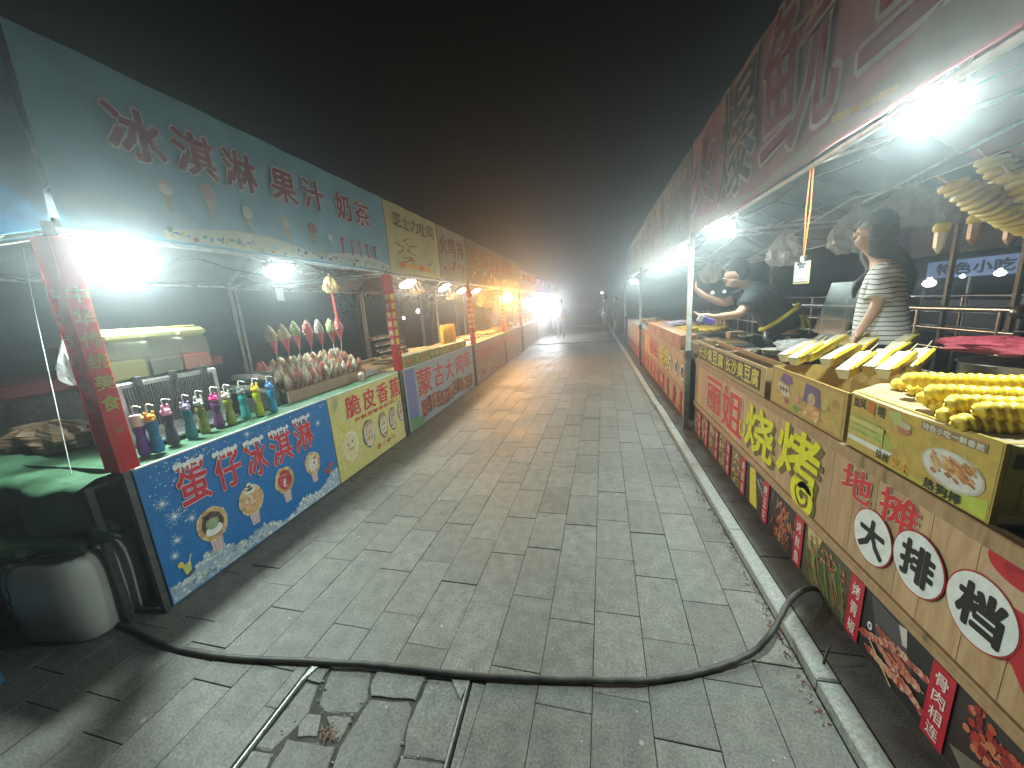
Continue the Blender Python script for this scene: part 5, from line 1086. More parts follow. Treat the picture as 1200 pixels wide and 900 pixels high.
for a in (((171, 531), (.20, .08, .42), (.72, .72, .66), 'violet bottle with plain white cap, nearest the first scroll', 3), ((186, 528), (.02, .22, .45), (.85, .42, .03), 'blue bottle with orange animal cap, second from the first scroll', 0), ((204, 519), (.12, .08, .12), (.80, .30, .45), 'dark bottle with pale pink animal cap', 1),
          ((226, 512), (.02, .26, .30), (.30, .26, .42), 'teal bottle with greyish violet cap', 0), ((241, 505), (.32, .32, .04), (.60, .58, .56), 'olive yellow bottle with white animal cap', 1), ((258, 499), (.20, .06, .22), (.85, .06, .28), 'plum bottle with hot pink animal cap', 0),
          ((272, 495), (.36, .40, .05), (.50, .48, .40), 'lime bottle with grey animal cap', 0), ((289, 489), (.02, .32, .30), (.16, .20, .2), 'teal bottle with dark grey cap left of the yellow one', 0), ((305, 485), (.55, .62, .02), (.88, .62, .03), 'bright yellow bottle with yellow animal cap', 1), ((321, 481), (.01, .36, .62), (.08, .25, .72), 'bright blue bottle with round blue cap, nearest the cone rack', 0)):
    animal_bottle(a[0][0], a[0][1], 0, a[1], a[2], a[3], kind=a[4])
# drink dispenser with three tanks
t = thing('drink_dispenser', 'three tank juice dispenser with slotted steel front behind the drink bottles', 'drink dispenser', (-2.92, 1.56, .845))
b = MB((.45, .48, .46)); b.box(-.16, .16, 0, .60, 0, .40, bev=.01); b.build('cabinet', STEEL, t)
for k in range(34): b = MB(); b.box(.160, .168, .03 + k * .016, .037 + k * .016, .10, .37); b.build('louvre', DARK_METAL, t)
b = MB(); b.box(.16, .30, .02, .58, .02, .04, bev=.004); 
for k in range(22): b.box(.17, .29, .04 + k * .024, .05 + k * .024, .04, .046)
b.build('drip_tray', STEEL, t)
TK = mat('tank_plastic', (.48, .50, .36), .15, alpha=.38, spec=.9)
for k, (c, lv) in enumerate((((.36, .33, .03), .11), ((.015, .03, .05), .10), ((.60, .02, .01), .10))):
    y = .005 + k * .20; tk = MB((.8, .82, .78)); tk.box(-.14, .15, y + .008, y + .190, .405, .645, bev=.018); o = tk.build('tank', TK, t)
    b = MB(c); b.box(-.13, .143, y + .015, y + .183, .408, .42 + lv, bev=.012); b.build('juice', GLOSS, o)
    b = MB((.70, .66, .18)); b.box(-.15, .16, y + .012, y + .188, .640, .705, bev=.022); b.box(-.10, .11, y + .03, y + .165, .705, .72, bev=.008); b.build('lid', mat('tank_lid', (.42, .41, .16), .3, attr=False), o)
    b = MB(); b.box(.15, .185, y + .085, y + .115, .37, .43, bev=.004); b.tube([(.175, y + .1, .37), (.175, y + .1, .32)], .008, 8); b.build('tap', DARK_METAL, o)
# waffle maker
t = thing('waffle_maker', 'silver and black waffle maker between the dispenser and the cone rack', 'waffle maker', (-2.76, 2.32, .846)); q = Matrix.Rotation(math.radians(-24), 4, 'X')
b = MB(); b.box(-.15, .13, 0, .22, 0, .12, bev=.01); b.build('base', DARK_METAL, t)
for k in range(2): b = MB(); b.box(-.14, .12, -.09, .10, -.02, .03, bev=.012, M=Matrix.Translation((0, .04 + k * .10, .17 + k * .07)) @ q); b.build('hot_plate', STEEL, t)
b = MB(); b.box(-.13, .14, .16, .19, .05, .30, bev=.006); b.build('side_shield', DARK_METAL, t); b = MB(); b.tube([(.0, -.08, .20), (.0, -.16, .23)], .012, 8); b.build('handle', RUBBER, t)
# cone rack
t = thing('cone_rack', 'long brown rack full of small wrapped cones beside the blue bottle', 'rack', (-2.74, 2.58, .845))
b = MB((.30, .19, .11)); b.box(.13, .16, 0, 1.12, 0, .10, (.34, .20, .12)); b.box(-.18, -.15, 0, 1.12, 0, .26, (.2, .12, .08)); b.build('long_board', PLAIN, t)
b = MB(); b.box(-.18, .16, -.012, .0, 0, .10); b.box(-.18, .0, -.012, .0, .10, .26); b.build('end_plate', STEEL, t)
b = MB((.22, .14, .1)); vs = [(.13, 0, .095), (.13, 1.12, .095), (-.15, 1.12, .235), (-.15, 0, .235)]; b.add(vs, [(0, 1, 2, 3)]); b.build('slotted_top', PLAIN, t)
def cone(par, x, y, z, s, cols, lean=(0, 0), big=False):
    M = Matrix.Translation((x, y, z)) @ Matrix.Rotation(lean[0], 4, 'X') @ Matrix.Rotation(lean[1], 4, 'Y')
    if par is None: o = None
    b = MB(); b.lathe([(.004 * s, 0), (.026 * s, .085 * s), (.030 * s, .10 * s)], n=10, col=cols[0], M=M)
    prof = [(.031 * s, .10 * s), (.033 * s, .12 * s), (.028 * s, .145 * s), (.018 * s, .17 * s), (.004 * s, .195 * s)]; b.lathe(prof, n=10, col=cols[1], M=M)
    for k in range(14 if big else 5):
        a = random.uniform(0, 6.28); h = random.uniform(.105, .18) * s; rr = .033 * s * (1 - max(0, (h / s - .12)) * 9) ; b.ball(M @ Vector((rr * math.cos(a), rr * math.sin(a), h)), .006 * s, 5, 3, random.choice(cols[2:]))
    return b
k = 0
for j in range(21):
    for i in range(4):
        c = random.choice([((.34, .18, .14), (.36, .30, .20)), ((.40, .10, .10), (.45, .34, .24)), ((.36, .28, .2), (.52, .48, .40)), ((.3, .15, .1), (.22, .10, .05)), ((.4, .3, .24), (.40, .12, .08))])
        o = cone(1, .115 - i * .082, .04 + j * .052, .05 + i * .041, 1.0, (c[0], c[1], (.6, .1, .1), (.3, .12, .08)), (random.uniform(-.1, .1), random.uniform(-.1, .15))).build('small_cone', mat('cone_paper', (.5, .5, .5), .5, attr=True), t)
CN = (('cream and brown speckled', (.40, .30, .14), (.2, .07, .03)), ('cream with pink streaks', (.44, .34, .18), (.45, .05, .08)), ('pale green', (.28, .36, .16), (.62, .56, .4)), ('deep pink', (.60, .12, .16), (.6, .5, .2)), ('white with dark specks', (.46, .43, .38), (.08, .05, .04)), ('pale green topped', (.26, .34, .13), (.6, .56, .45)), ('rose red and white', (.45, .10, .12), (.65, .6, .56)))
for (px, py), (nm, c1, c2), i in zip(((329, 405), (343, 402), (356, 398), (370, 396), (383, 394), (396, 392), (405, 390)), CN, range(7)):
    p = onx(px - 6, py + 4, -2.86); t = thing('display_cone', ('%s display cone with %s topping above the brown rack' % (('first', 'second', 'third', 'fourth', 'fifth', 'sixth', 'last')[i], nm)), 'ice cream cone', tuple(p), 0, 'large display cones above the rack')
    b = cone(1, 0, 0, -.06, 1.45, ((.62, .12, .14), c1, c2, (.75, .7, .6)), (math.radians(12), math.radians(6)), True); b.build('cone', _m['cone_paper'], t); b = MB(); b.tube([(0, 0, -.05), (-.01, -.01, -.22)], .003, 5, (.7, .65, .6)); b.build('holder_wire', PLAIN, t)
for (px, py), lab in (((340, 438), 'striped paper cone leaning at the left end of the brown rack'), ((356, 436), 'second striped paper cone leaning in front of the rack')):
    p = onz(px - 3, py + 12, .95); t = thing('striped_cone', lab, 'ice cream cone', (p.x - .02, p.y, .97), 0, 'striped cones at the rack end'); cone(1, 0, 0, 0, 1.3, ((.66, .45, .48), (.48, .56, .34), (.7, .66, .5)), (.15, .1), True).build('cone', _m['cone_paper'], t)
for (px, py), lab in (((413, 447), 'small sundae cup, left of two at the banana end'), ((427, 446), 'small whitish sundae cup, right of two at the banana end')):
    p = onz(px, py, .85); t = thing('sundae_cup', lab, 'cup', (p.x - .03, p.y, .845), 0, 'small sundae cups'); b = MB((.62, .45, .40)); b.lathe([(.022, 0), (.034, .065)], n=14); b.build('cup', PLAIN, t); b = MB((.72, .66, .56)); b.ball((0, 0, .075), (.032, .032, .024), 10, 6, jit=.1); b.ball((0, .0, .10), (.014, .014, .014), 8, 5, (.5, .12, .1)); b.build('topping', FOOD, t)
t = thing('tilted_board', 'slanted pale wooden board at the far end of the ice cream counter', 'board', (-2.80, 3.72, .85)); b = MB(); b.box(-.22, .22, -.16, .26, 0, .012, M=Matrix.Translation((0, 0, .10)) @ Matrix.Rotation(math.radians(-22), 4, 'Y')); b.build('board', mat('pale_wood'), t); b = MB(); b.box(-.2, .2, -.16, .26, 0, .05); b.build('box', PLAIN, t)
# bag, strip, strings on the green table
crumple('brown_bag', 'brown paper bag lying on the green tarpaulin left of the first scroll', onz(62, 512, .92), (.30, .16, .10), seed=11, mt=mat('kraft_paper', (.16, .10, .055), .6, (.23, .15, .09), 9, bump=.6, bscale=12), cat='bag')
t = thing('power_strip', 'white power strip with plugs on the green tarpaulin', 'power strip', tuple(onz(100, 512, .90)), .5); b = MB((.7, .7, .66)); b.box(-.12, .12, -.03, .03, 0, .035, bev=.006); b.build('strip', PLAIN, t); b = MB((.1, .1, .1)); b.box(-.05, .0, -.02, .02, .035, .075); b.build('plug', PLAIN, t); b = MB(); b.tube(smooth_line([(0, 0, .06), (-.12, -.05, .05), (-.35, -.02, -.005), (-.6, -.1, 0.0)], 5), .005, 6); b.build('lead', RUBBER, t)
b = MB(); b.tube([at(27, 292, 2.3), at(40, 360, 2.2), onz(84, 556, .86)], .0022, 5, (.4, .42, .4)); tag(b.build('hanging_string', PLAIN), 'thin pale string hanging from the left canopy to the tarpaulin', 'string')
crumple('clear_bottle_bag', 'clear bag with a yellow label hanging left of the first scroll', at(82, 425, 2.1), (.05, .05, .13), None, True, 21)
t = thing('yellow_label', 'small yellow label hanging beside the first scroll', 'label', tuple(at(88, 430, 2.0))); b = MB((.7, .55, .06)); b.box(-.02, .02, -.002, .002, -.06, .05); b.build('card', PLAIN, t)
# jugs ------------------------------------------------------------------
def jug(loc, sx, sy, h, label, col=(.80, .82, .80), rz=0, cord=True):
    t = thing('plastic_jug', label, 'jug', loc, rz, 'plastic water jugs by the ice cream stall'); n = 36; vs = []; prof = ((.80, .0), (.90, .012), (.95, .05), (.965, .2), (1.0, .5), (1.0, .75), (.97, .86), (.90, .95), (.78, .985), (.5, 1.0))
    for q, z in prof:
        for k in range(n):
            th = 2 * math.pi * k / n; c_, s_ = math.cos(th), math.sin(th); e = (abs(c_) ** 4.2 + abs(s_) ** 4.2) ** (-1 / 4.2); vs.append((sx / 2 * q * e * c_, sy / 2 * q * e * s_, h * z + .004 * math.sin(3 * th + z * 4)))
    b = MB(); N = len(prof); b.add(vs, [(i * n + k, i * n + (k + 1) % n, (i + 1) * n + (k + 1) % n, (i + 1) * n + k) for i in range(N - 1) for k in range(n)] + [tuple(range((N - 1) * n, N * n)), tuple(range(n - 1, -1, -1))], smooth=True)
    b.build('jug_body', mat('milky_plastic' + str(col[0]), col, .38, tuple(x * .8 for x in col), 3, bump=.25, bscale=5, thin=.25), t)
    b = MB((.2, .2, .18)); b.lathe([(.045, h), (.05, h + .03), (.03, h + .032)], c=(-sx * .25, 0, 0), n=14); b.build('cap', PLAIN, t); b = MB(); b.tube(smooth_line([(.0, 0, h - .01), (.02, 0, h + .04), (sx * .3, 0, h + .04), (sx * .34, 0, h - .01)], 4), .012, 8); b.build('handle', DARK_METAL, t)
    return t
j = jug((-2.77, 1.17, .0), .50, .36, .46, 'large milky white plastic jug standing by the end of the blue front board', rz=.12)
jug((-3.42, 1.28, .0), .52, .40, .44, 'second, darker plastic jug half hidden at the left edge', col=(.16, .17, .16), rz=-.05)
cd = smooth_line([(-.05, -.19, .465), (-.13, -.19, .40), (-.16, -.192, .30), (-.12, -.192, .23), (-.14, -.192, .16), (-.17, -.192, .12), (-.14, -.192, .09), (-.115, -.192, .12), (-.135, -.192, .18), (-.10, -.192, .30), (-.09, -.19, .38), (-.02, -.16, .47), (.10, -.12, .48), (.2, -.10, .475)], 5)
b = MB((.03, .12, .07)); b.tube([(x - .0, y, z) for x, y, z in cd], .004, 6); o = tag(b.build('green_cord', PLAIN, loc=(-2.77, 1.17, 0)), 'looped green cord hanging over the white plastic jug', 'cord')
crumple('tarp_bundle', 'bundled dark green tarpaulin lying on top of the jugs', (-2.95, 1.16, .53), (.50, .16, .07), seed=14, mt=TARP_GREEN, cat='tarpaulin')
crumple('dark_sack', 'dark grey sack slumped on the jug at the left edge', (-3.5, 1.2, .53), (.30, .2, .10), seed=15, mt=TARP_DARK, cat='sack')
p = onz(4, 792, .08); b = MB((.03, .14, .26)); b.box(-.6, -.07, -.22, .02, 0, .13, bev=.012); tag(b.build('blue_crate', PLAIN, loc=(p.x, p.y, 0)), 'corner of a blue crate at the lower left edge', 'crate')
b = MB(); vs = []
for i in range(21):
    for k in range(9): vs.append((XL - .06 - .13 * k + .01 * math.sin(i), 1.335 + .012 * math.sin(k * 2 + i * .3), .82 - .8 * i / 20))
b.add(vs, [(i * 9 + k, i * 9 + k + 1, (i + 1) * 9 + k + 1, (i + 1) * 9 + k) for i in range(20) for k in range(8)], smooth=True); b.build('dark_skirt', TARP_DARK, S1, world=True)
# hanging bits under the left canopies
first_sack = None
for (px, py, x, r, c, lab, sd_) in ((387, 332, -2.75, (.07, .07, .10), (.75, .55, .22), 'yellowish bag hanging near the unlit lamp frame', 31), (487, 336, -3.0, (.13, .13, .13), (.62, .45, .22), 'amber lit bag hanging beside the first panel lamp', 32), (528, 345, -3.0, (.14, .14, .11), (.6, .42, .2), 'amber bag hanging past the second panel lamp', 33), (563, 353, -3.0, (.10, .10, .14), (.75, .55, .2), 'small yellow bag hanging before the orange lamp', 34), (573, 352, -2.9, (.16, .16, .2), (.72, .66, .6), 'whitish bag hanging beside the orange lamp', 35)):
    sk_ = crumple('hanging_sack', lab, onx(px, py, x), r, 'bags hanging under the left canopies', True, sd_, mat('sack%d' % sd_, c, .5, tuple(q * .8 for q in c), 8, thin=.3)); first_sack = sk_ if sd_ == 31 else first_sack
p = onx(328, 345, -2.9); t = thing('hanging_card', 'small white card hanging below the second floodlight', 'card', tuple(p)); b = MB((.62, .66, .64)); b.box(-.002, .002, -.045, .045, -.06, .06); b.build('card', PLAIN, t); b = MB(); b.tube([(0, 0, .06), (0, 0, .2)], .002, 5); b.build('string', DARK_METAL, t)
a_, c_ = onx(389, 342, -2.75), onx(397, 384, -2.75); b = MB((.5, .05, .04)); b.tube([a_, c_], .012, 6); b.build('cord', PLAIN, first_sack, world=True)
# second stall goods
t = thing('skewer_rack', 'dark wire rack stacked with meat skewers right of the second scroll', 'rack', (XL - .30, 4.32, .86))
for k in range(5):
    b = MB((.20, .07, .04)); z = .02 + k * .085; x = -.02 - k * .05
    for q_ in range(22): b.ball((x + random.uniform(-.02, .02), .03 + q_ * .031, z + .02), (.022, .014, .022), 6, 4, random.choice([(.18, .06, .03), (.28, .10, .05), (.10, .05, .03), (.35, .2, .12)]))
    b.build('skewer_row', FOOD, t); b = MB(); b.tube([(x + .03, 0, z), (x + .03, .72, z)], .005, 5); b.build('wire', WHITE_METAL, t)
t = thing('sausage_bunch', 'upright bunch of yellow sausage sticks left of the third scroll', 'sausages', (XL - .28, 6.15, .86)); 
for k in range(16): b = MB((.86, .50, .03)); x, y = -.03 * (k % 3), .04 + (k // 1) * .038; b.tube([(x, y, 0), (x, y, .03), (x, y + .004, .38), (x, y + .004, .42)], [.018, .024, .024, .012], 8); b.build('sausage_stick', FOOD, t)
for i, (y, c) in enumerate(((4.28, (.20, .20, .06)), (4.66, (.28, .26, .08)), (5.06, (.22, .20, .06)), (5.46, (.34, .24, .06)), (5.86, (.30, .18, .04)), (6.26, (.34, .20, .05)))):
    t = thing('snack_carton', '%s olive printed carton along the front edge of the second left counter' % ('nearest', 'second', 'third', 'fourth', 'fifth', 'farthest')[i], 'carton', (XL - .16, y, .846), 0, 'printed cartons along the second left counter'); b = MB(c); b.box(0, .14, 0, .37, 0, .15 - .008 * i, c); b.build('carton', PRINT, t)
    b = MB()
    for k in range(7): disc(b, lambda u, z, d: Vector((.14 + d, u, z)), .04 + k * .05, .07, .02, .035, .001 + k * .0001, random.choice([(.5, .42, .1), (.4, .12, .05), (.12, .14, .04)]), 8, .2)
    b.build('picture', PRINT, t)
def heap(name, label, x, y, wx, wy, z, cols, n, cat, L=.2, r=.008, kind='stick'):
    t = thing(name, label, cat, (x, y, z)); b = MB((.5, .5, .48)); b.box(-wx / 2, wx / 2, -wy / 2, wy / 2, 0, .012, bev=.003); b.build('tray', STEEL, t); b = MB()
    for k in range(n):
        px, py, pz = random.uniform(-wx * .42, wx * .42), random.uniform(-wy * .45, wy * .45), .018 + random.uniform(0, .04); a = random.gauss(.2, .25)
        if kind == 'stick': b.tube([(px - L / 2 * math.cos(a), py - L / 2 * math.sin(a), pz), (px + L / 2 * math.cos(a), py + L / 2 * math.sin(a), pz + .01)], r, 5, random.choice(cols))
        else: b.ball((px, py, pz), (r * 2, r * 2.2, r * 1.5), 6, 4, random.choice(cols), .2)
    tag(b.build('food', FOOD, t), kind='stuff'); return t
WB = ((.75, .55, .28), (.62, .38, .15), (.80, .66, .4)); BR = ((.55, .25, .08), (.7, .42, .12), (.4, .16, .05)); CO = [(.7, .5, .15), (.5, .12, .06), (.2, .3, .08), (.75, .65, .5)]
heap('food_tray', 'tray of pale bamboo skewers behind the olive cartons', XL - .52, 5.4, .5, 1.5, .86, WB, 170, 'food tray', .28, .007)
heap('food_tray', 'tray of golden snacks right behind the third scroll', XL - .4, 7.7, .6, 1.1, .86, WB + BR, 150, 'food tray', .2, .012)
heap('food_tray', 'heaped orange fried snacks before the fourth scroll', XL - .4, 9.0, .6, 1.0, .86, BR, 140, 'food tray', .2, .018, 'ball')
heap('food_tray', 'tray of snacks under the orange sodium lamp', XL - .4, 10.8, .6, 1.8, .86, BR + WB, 160, 'food tray', .2, .016, 'ball')
for i, y in enumerate((13.6, 17.0, 20.0)): heap('food_tray', 'tray of snacks on the %s brightly lit distant counter' % ('first', 'second', 'third')[i], XL - .4, y, .6, 2.2, .86, CO, 90, 'food tray', .2, .03, 'ball')
# right second stall goods
heap('food_tray', 'tray of skewers just behind the nearest white canopy post', 1.45, 4.9, .5, .8, .87, CO, 120, 'food tray', .2, .010)
heap('food_tray', 'tray of yellow sausages on the second right counter', 1.55, 6.0, .5, .9, .98, [(.75, .50, .08), (.7, .4, .05)], 60, 'food tray', .22, .018)
heap('food_tray', 'tray of white and violet snacks on the second right counter', 1.5, 7.4, .5, 1.0, .98, [(.7, .68, .75), (.5, .42, .7), (.6, .3, .12)], 90, 'food tray', .2, .014)
heap('food_tray', 'tray of mixed snacks on the farthest right counter', 1.5, 10.2, .5, 2.0, .88, CO, 120, 'food tray', .2, .02, 'ball')
for i in range(9):
    y = 6.2 + i * .17; t = MB((.14, .10, .06)); t.lathe([(.035, 0), (.037, .15), (.014, .20), (.014, .25), (.004, .252)], n=10); t.lathe([(.038, .05), (.038, .12)], n=10, col=(.5, .4, .25)); tag(t.build('sauce_bottle', GLOSS, loc=(1.95, y, .87 + .1)), ('nearest', 'second', 'third', 'fourth', 'middle', 'sixth', 'seventh', 'eighth', 'farthest')[i] + ' dark sauce bottle in the row beyond the canopy post', 'bottle', 'sauce bottles behind the second right counter')
t = thing('purple_packet', 'violet and white packet held out over the tofu box', 'packet', tuple(at(829, 376, 3.35))); b = MB((.18, .14, .6)); b.box(-.05, .05, -.03, .03, -.03, .03, (.16, .12, .55), bev=.008, M=Matrix.Rotation(.4, 4, 'Y')); b.build('packet', PLAIN, t); b = MB((.75, .75, .72)); b.box(-.085, -.05, -.03, .03, -.032, .034, bev=.006, M=Matrix.Rotation(.4, 4, 'Y')); b.build('white_end', PLAIN, t)
# ================================================================== PEOPLE
def skin(name, nodes, edges, m, parent, sub=2, root=None):
    me = bpy.data.meshes.new(name); ks = list(nodes); ix = {k: i for i, k in enumerate(ks)}; me.from_pydata([tuple(Vector(nodes[k][0]) - parent.location) for k in ks], [(ix[a], ix[b_]) for a, b_ in edges], [])
    o = bpy.data.objects.new(name, me); C.objects.link(o); sm = o.modifiers.new('s', 'SKIN'); sm.use_smooth_shade = True
    ly = me.skin_vertices[0].data if me.skin_vertices else None
    if ly is None:
        bm_ = __import__('bmesh').new(); bm_.from_mesh(me); bm_.verts.layers.skin.verify(); bm_.to_mesh(me); bm_.free(); ly = me.skin_vertices[0].data
    for k in ks: r = nodes[k][1]; ly[ix[k]].radius = r if isinstance(r, tuple) else (r, r); ly[ix[k]].use_root = (k == (root or ks[0]))
    su = o.modifiers.new('u', 'SUBSURF'); su.levels = sub; su.render_levels = sub
    bpy.context.view_layer.update(); ev = o.evaluated_get(bpy.context.evaluated_depsgraph_get()); nm = bpy.data.meshes.new_from_object(ev)
    bpy.data.objects.remove(o); bpy.data.meshes.remove(me); nm.name = name; nm.materials.clear(); nm.materials.append(m); nm.polygons.foreach_set('use_smooth', [True] * len(nm.polygons))
    r = bpy.data.objects.new(name, nm); C.objects.link(r); r.parent = parent; return r
SKIN = mat('skin', (.52, .30, .20), .5, (.60, .36, .25), 14); HAIR = mat('black_hair', (.012, .011, .012), .45, (.03, .028, .028), 60, bump=.5, bscale=160)
def fingers(nd, ed, wrist, palm, d, side, base, s=1.0):
    # four bent fingers of unequal length and a thumb leaving the side of the palm
    d = Vector(d).normalized(); side = Vector(side).normalized(); curl = d.cross(side)
    for i, L in enumerate((.062, .070, .066, .052)):
        o = palm + side * ((i - 1.5) * .019 * s) + d * .03 * s; a = o + d * L * .5 * s; c = a + (d * .75 - curl * .55).normalized() * L * .5 * s
        for k, p, r in ((0, o, .0095), (1, a, .0088), (2, c, .007)): nd['%s%d%d' % (base, i, k)] = (p, r * s)
        ed += [(palm_key[base], '%s%d0' % (base, i)), ('%s%d0' % (base, i), '%s%d1' % (base, i)), ('%s%d1' % (base, i), '%s%d2' % (base, i))]
    a = palm + side * .038 * s - d * .01 * s; c = a + (d * .7 + side * .6).normalized() * .035 * s; nd[base + 't0'] = (a, .011 * s); nd[base + 't1'] = (c, .0085 * s); ed += [(palm_key[base], base + 't0'), (base + 't0', base + 't1')]
palm_key = {'L': 'palmL', 'R': 'palmR'}
def head_nodes(nd, ed, hc, up, f, s=1.0, neck='neck'):
    up = Vector(up).normalized(); f = Vector(f).normalized(); sd = f.cross(up).normalized()
    nd['jaw'] = (hc - up * .065 * s + f * .022 * s, .052 * s); nd['skull'] = (hc + up * .015 * s - f * .006 * s, .084 * s); nd['crown'] = (hc + up * .060 * s - f * .012 * s, .066 * s)
    nd['chin'] = (hc - up * .098 * s + f * .050 * s, .022 * s); nd['nose'] = (hc - up * .018 * s + f * .088 * s, .012 * s); nd['nosetip'] = (hc - up * .036 * s + f * .093 * s, .012 * s)
    nd['lip'] = (hc - up * .066 * s + f * .082 * s, .012 * s)
    for q, w_ in (('earL', -1), ('earR', 1)): nd[q] = (hc - up * .02 * s + sd * w_ * .088 * s - f * .005 * s, .016 * s); ed.append(('skull', q))
    ed += [(neck, 'jaw'), ('jaw', 'skull'), ('skull', 'crown'), ('jaw', 'chin'), ('skull', 'nose'), ('nose', 'nosetip'), ('jaw', 'lip')]
def face_bits(t, hc, up, f, s=1.0):
    up = Vector(up).normalized(); f = Vector(f).normalized(); sd = f.cross(up).normalized(); off = t.location
    b = MB()
    for w_ in (-1, 1):
        e = hc + up * .004 * s + f * .083 * s + sd * w_ * .032 * s - off; b.ball(e, (.011 * s, .011 * s, .008 * s), 8, 6, (.75, .74, .72)); b.ball(e + f * .007 * s, .006 * s, 6, 5, (.02, .015, .01)); p0 = e + up * .022 * s - sd * w_ * .014 * s; b.tube([p0, p0 + sd * w_ * .03 * s], .0035 * s, 5, (.02, .015, .015))
    m = hc - up * .064 * s + f * .092 * s - off; b.tube([m - sd * .02 * s, m + sd * .02 * s], .004 * s, 5, (.40, .12, .10)); b.build('face_features', PLAIN, t)
# the woman in the striped shirt -----------------------------------------
ZW = 2.5; wf = Vector((-.86, .50, 0)).normalized(); wr = Vector((.50, .86, 0)).normalized(); UP = Vector((0, 0, 1))
A = lambda x, y, z=ZW: at(x, y, z)
base = A(1032, 405); t = thing('person', 'woman in white shirt with thin black stripes looking left behind the snack box', 'person', (base.x, base.y, .34))
hc = A(1020, 272); nd = {}; ed = []
hip = Vector((base.x, base.y, 1.16)); waist = A(1031, 372); chest = A(1036, 332); nb = A(1033, 306)
nd['hip'] = (hip, .125); nd['waist'] = (waist, .105); nd['chest'] = (chest, .115); nd['neckb'] = (nb, .055); nd['neck'] = (nb * .45 + hc * .55 - UP * .03, .045)
ed += [('hip', 'waist'), ('waist', 'chest'), ('chest', 'neckb'), ('neckb', 'neck')]; head_nodes(nd, ed, hc, UP + wf * .05, wf - UP * .05, .95)
shL = chest - wr * .135 + UP * .045; shR = chest + wr * .135 + UP * .045
elL = A(1026, 362, 2.36); haL = A(1004, 393, 2.30); elR = shR + wf * .03 - UP * .27; haR = elR + wf * .05 - UP * .24
for k, p, r in (('shL', shL, .052), ('elL', elL, .036), ('wrL', elL.lerp(haL, .85), .024), ('palmL', haL, .028), ('shR', shR, .052), ('elR', elR, .036), ('wrR', haR - wf * .05, .024), ('palmR', haR, .028)): nd[k] = (p, r)
for q in 'LR': ed += [('chest', 'sh' + q), ('sh' + q, 'el' + q), ('el' + q, 'wr' + q), ('wr' + q, 'palm' + q)]; fingers(nd, ed, nd['wr' + q][0], nd['palm' + q][0], nd['palm' + q][0] - nd['wr' + q][0], wr * (-1 if q == 'L' else 1), q)
for sg, q in ((-1, 'L'), (1, 'R')):
    nd['th' + q] = (hip + wr * sg * .085 - UP * .10, .085); nd['kn' + q] = (hip + wr * sg * .09 - UP * .44 + wf * .02, .055); nd['an' + q] = (Vector((hip.x, hip.y, .42)) + wr * sg * .09, .036); nd['to' + q] = (Vector((hip.x, hip.y, .375)) + wr * sg * .09 + wf * .13, .030)
    ed += [('hip', 'th' + q), ('th' + q, 'kn' + q), ('kn' + q, 'an' + q), ('an' + q, 'to' + q)]
skin('body', nd, ed, SKIN, t, root='hip'); face_bits(t, hc, UP, wf, .95)
sh = {'hem': (hip - UP * .16, .165), 'hm': (hip, .165), 'w': (waist, .150), 'c': (chest - UP * .02, .150), 'n': (nb - UP * .01, .068)}
for sg, q in ((-1, 'L'), (1, 'R')): a = nd['sh' + q][0]; e = nd['el' + q][0]; sh['s' + q] = (a, .070); sh['m' + q] = (a.lerp(e, .72), .072)
skin('shirt', sh, [('hem', 'hm'), ('hm', 'w'), ('w', 'c'), ('c', 'n'), ('c', 'sL'), ('sL', 'mL'), ('c', 'sR'), ('sR', 'mR')], striped_mat('striped_cotton', (.80, .79, .77), (.05, .05, .06), .030, 2, .03, .18), t, root='c')
b = MB(); off = t.location
for q in 'LR': a = nd['sh' + q][0]; e_ = a.lerp(nd['el' + q][0], .74); b.ball(a - off, .078, 14, 10); b.tube([chest.lerp(a, .5) - off, a - off, a.lerp(e_, .5) - off, e_ - off], [.10, .078, .072, .070], 16)
b.build('sleeves', _m['striped_cotton'], t); b = MB()
def tress(b, pts, rs, flat=.75, n=14): b.tube(smooth_line([p - off for p in pts], 4), [rs[min(int(i / 4), len(rs) - 1)] * (1 - (i % 4) / 4) + rs[min(int(i / 4) + 1, len(rs) - 1)] * ((i % 4) / 4) for i in range((len(pts) - 1) * 4 + 1)], n)
b.ball(hc + UP * .048 - wf * .042 - off, (.096, .098, .090), 18, 12, jit=.012); b.ball(hc - UP * .02 - wf * .070 - off, (.070, .088, .10), 16, 10, jit=.015)
tress(b, [hc - UP * .0 - wf * .05, hc - UP * .12 - wf * .07, nb - wf * .070 - UP * .0, chest - wf * .105 + UP * .03, chest - wf * .11 - UP * .12], [.080, .074, .062, .050, .016])
tress(b, [hc - UP * .06 + wr * .06, hc - UP * .15 + wr * .075 + wf * .01, chest + wf * .07 + wr * .02 + UP * .09, chest + wf * .135 - wr * .0 - UP * .0, chest + wf * .145 - wr * .02 - UP * .09], [.030, .030, .032, .026, .008])
for w_ in (-1, 1): b.ball(hc + UP * .0 - wf * .04 + wr * w_ * .055 - off, (.055, .045, .075), 12, 8)
b.ball(hc + UP * .072 + wf * .02 - off, (.05, .06, .028), 12, 8)
b.build('hair', HAIR, t)
pn = {'h': (hip - UP * .01, .135)}
for q in 'LR': pn['t' + q] = (nd['th' + q][0], .098); pn['k' + q] = (nd['kn' + q][0], .07); pn['a' + q] = (nd['an' + q][0] + UP * .03, .055)
skin('trousers', pn, [('h', 'tL'), ('tL', 'kL'), ('kL', 'aL'), ('h', 'tR'), ('tR', 'kR'), ('kR', 'aR')], mat('dark_denim', (.03, .035, .06), .8, (.05, .055, .09), 20), t, root='h')
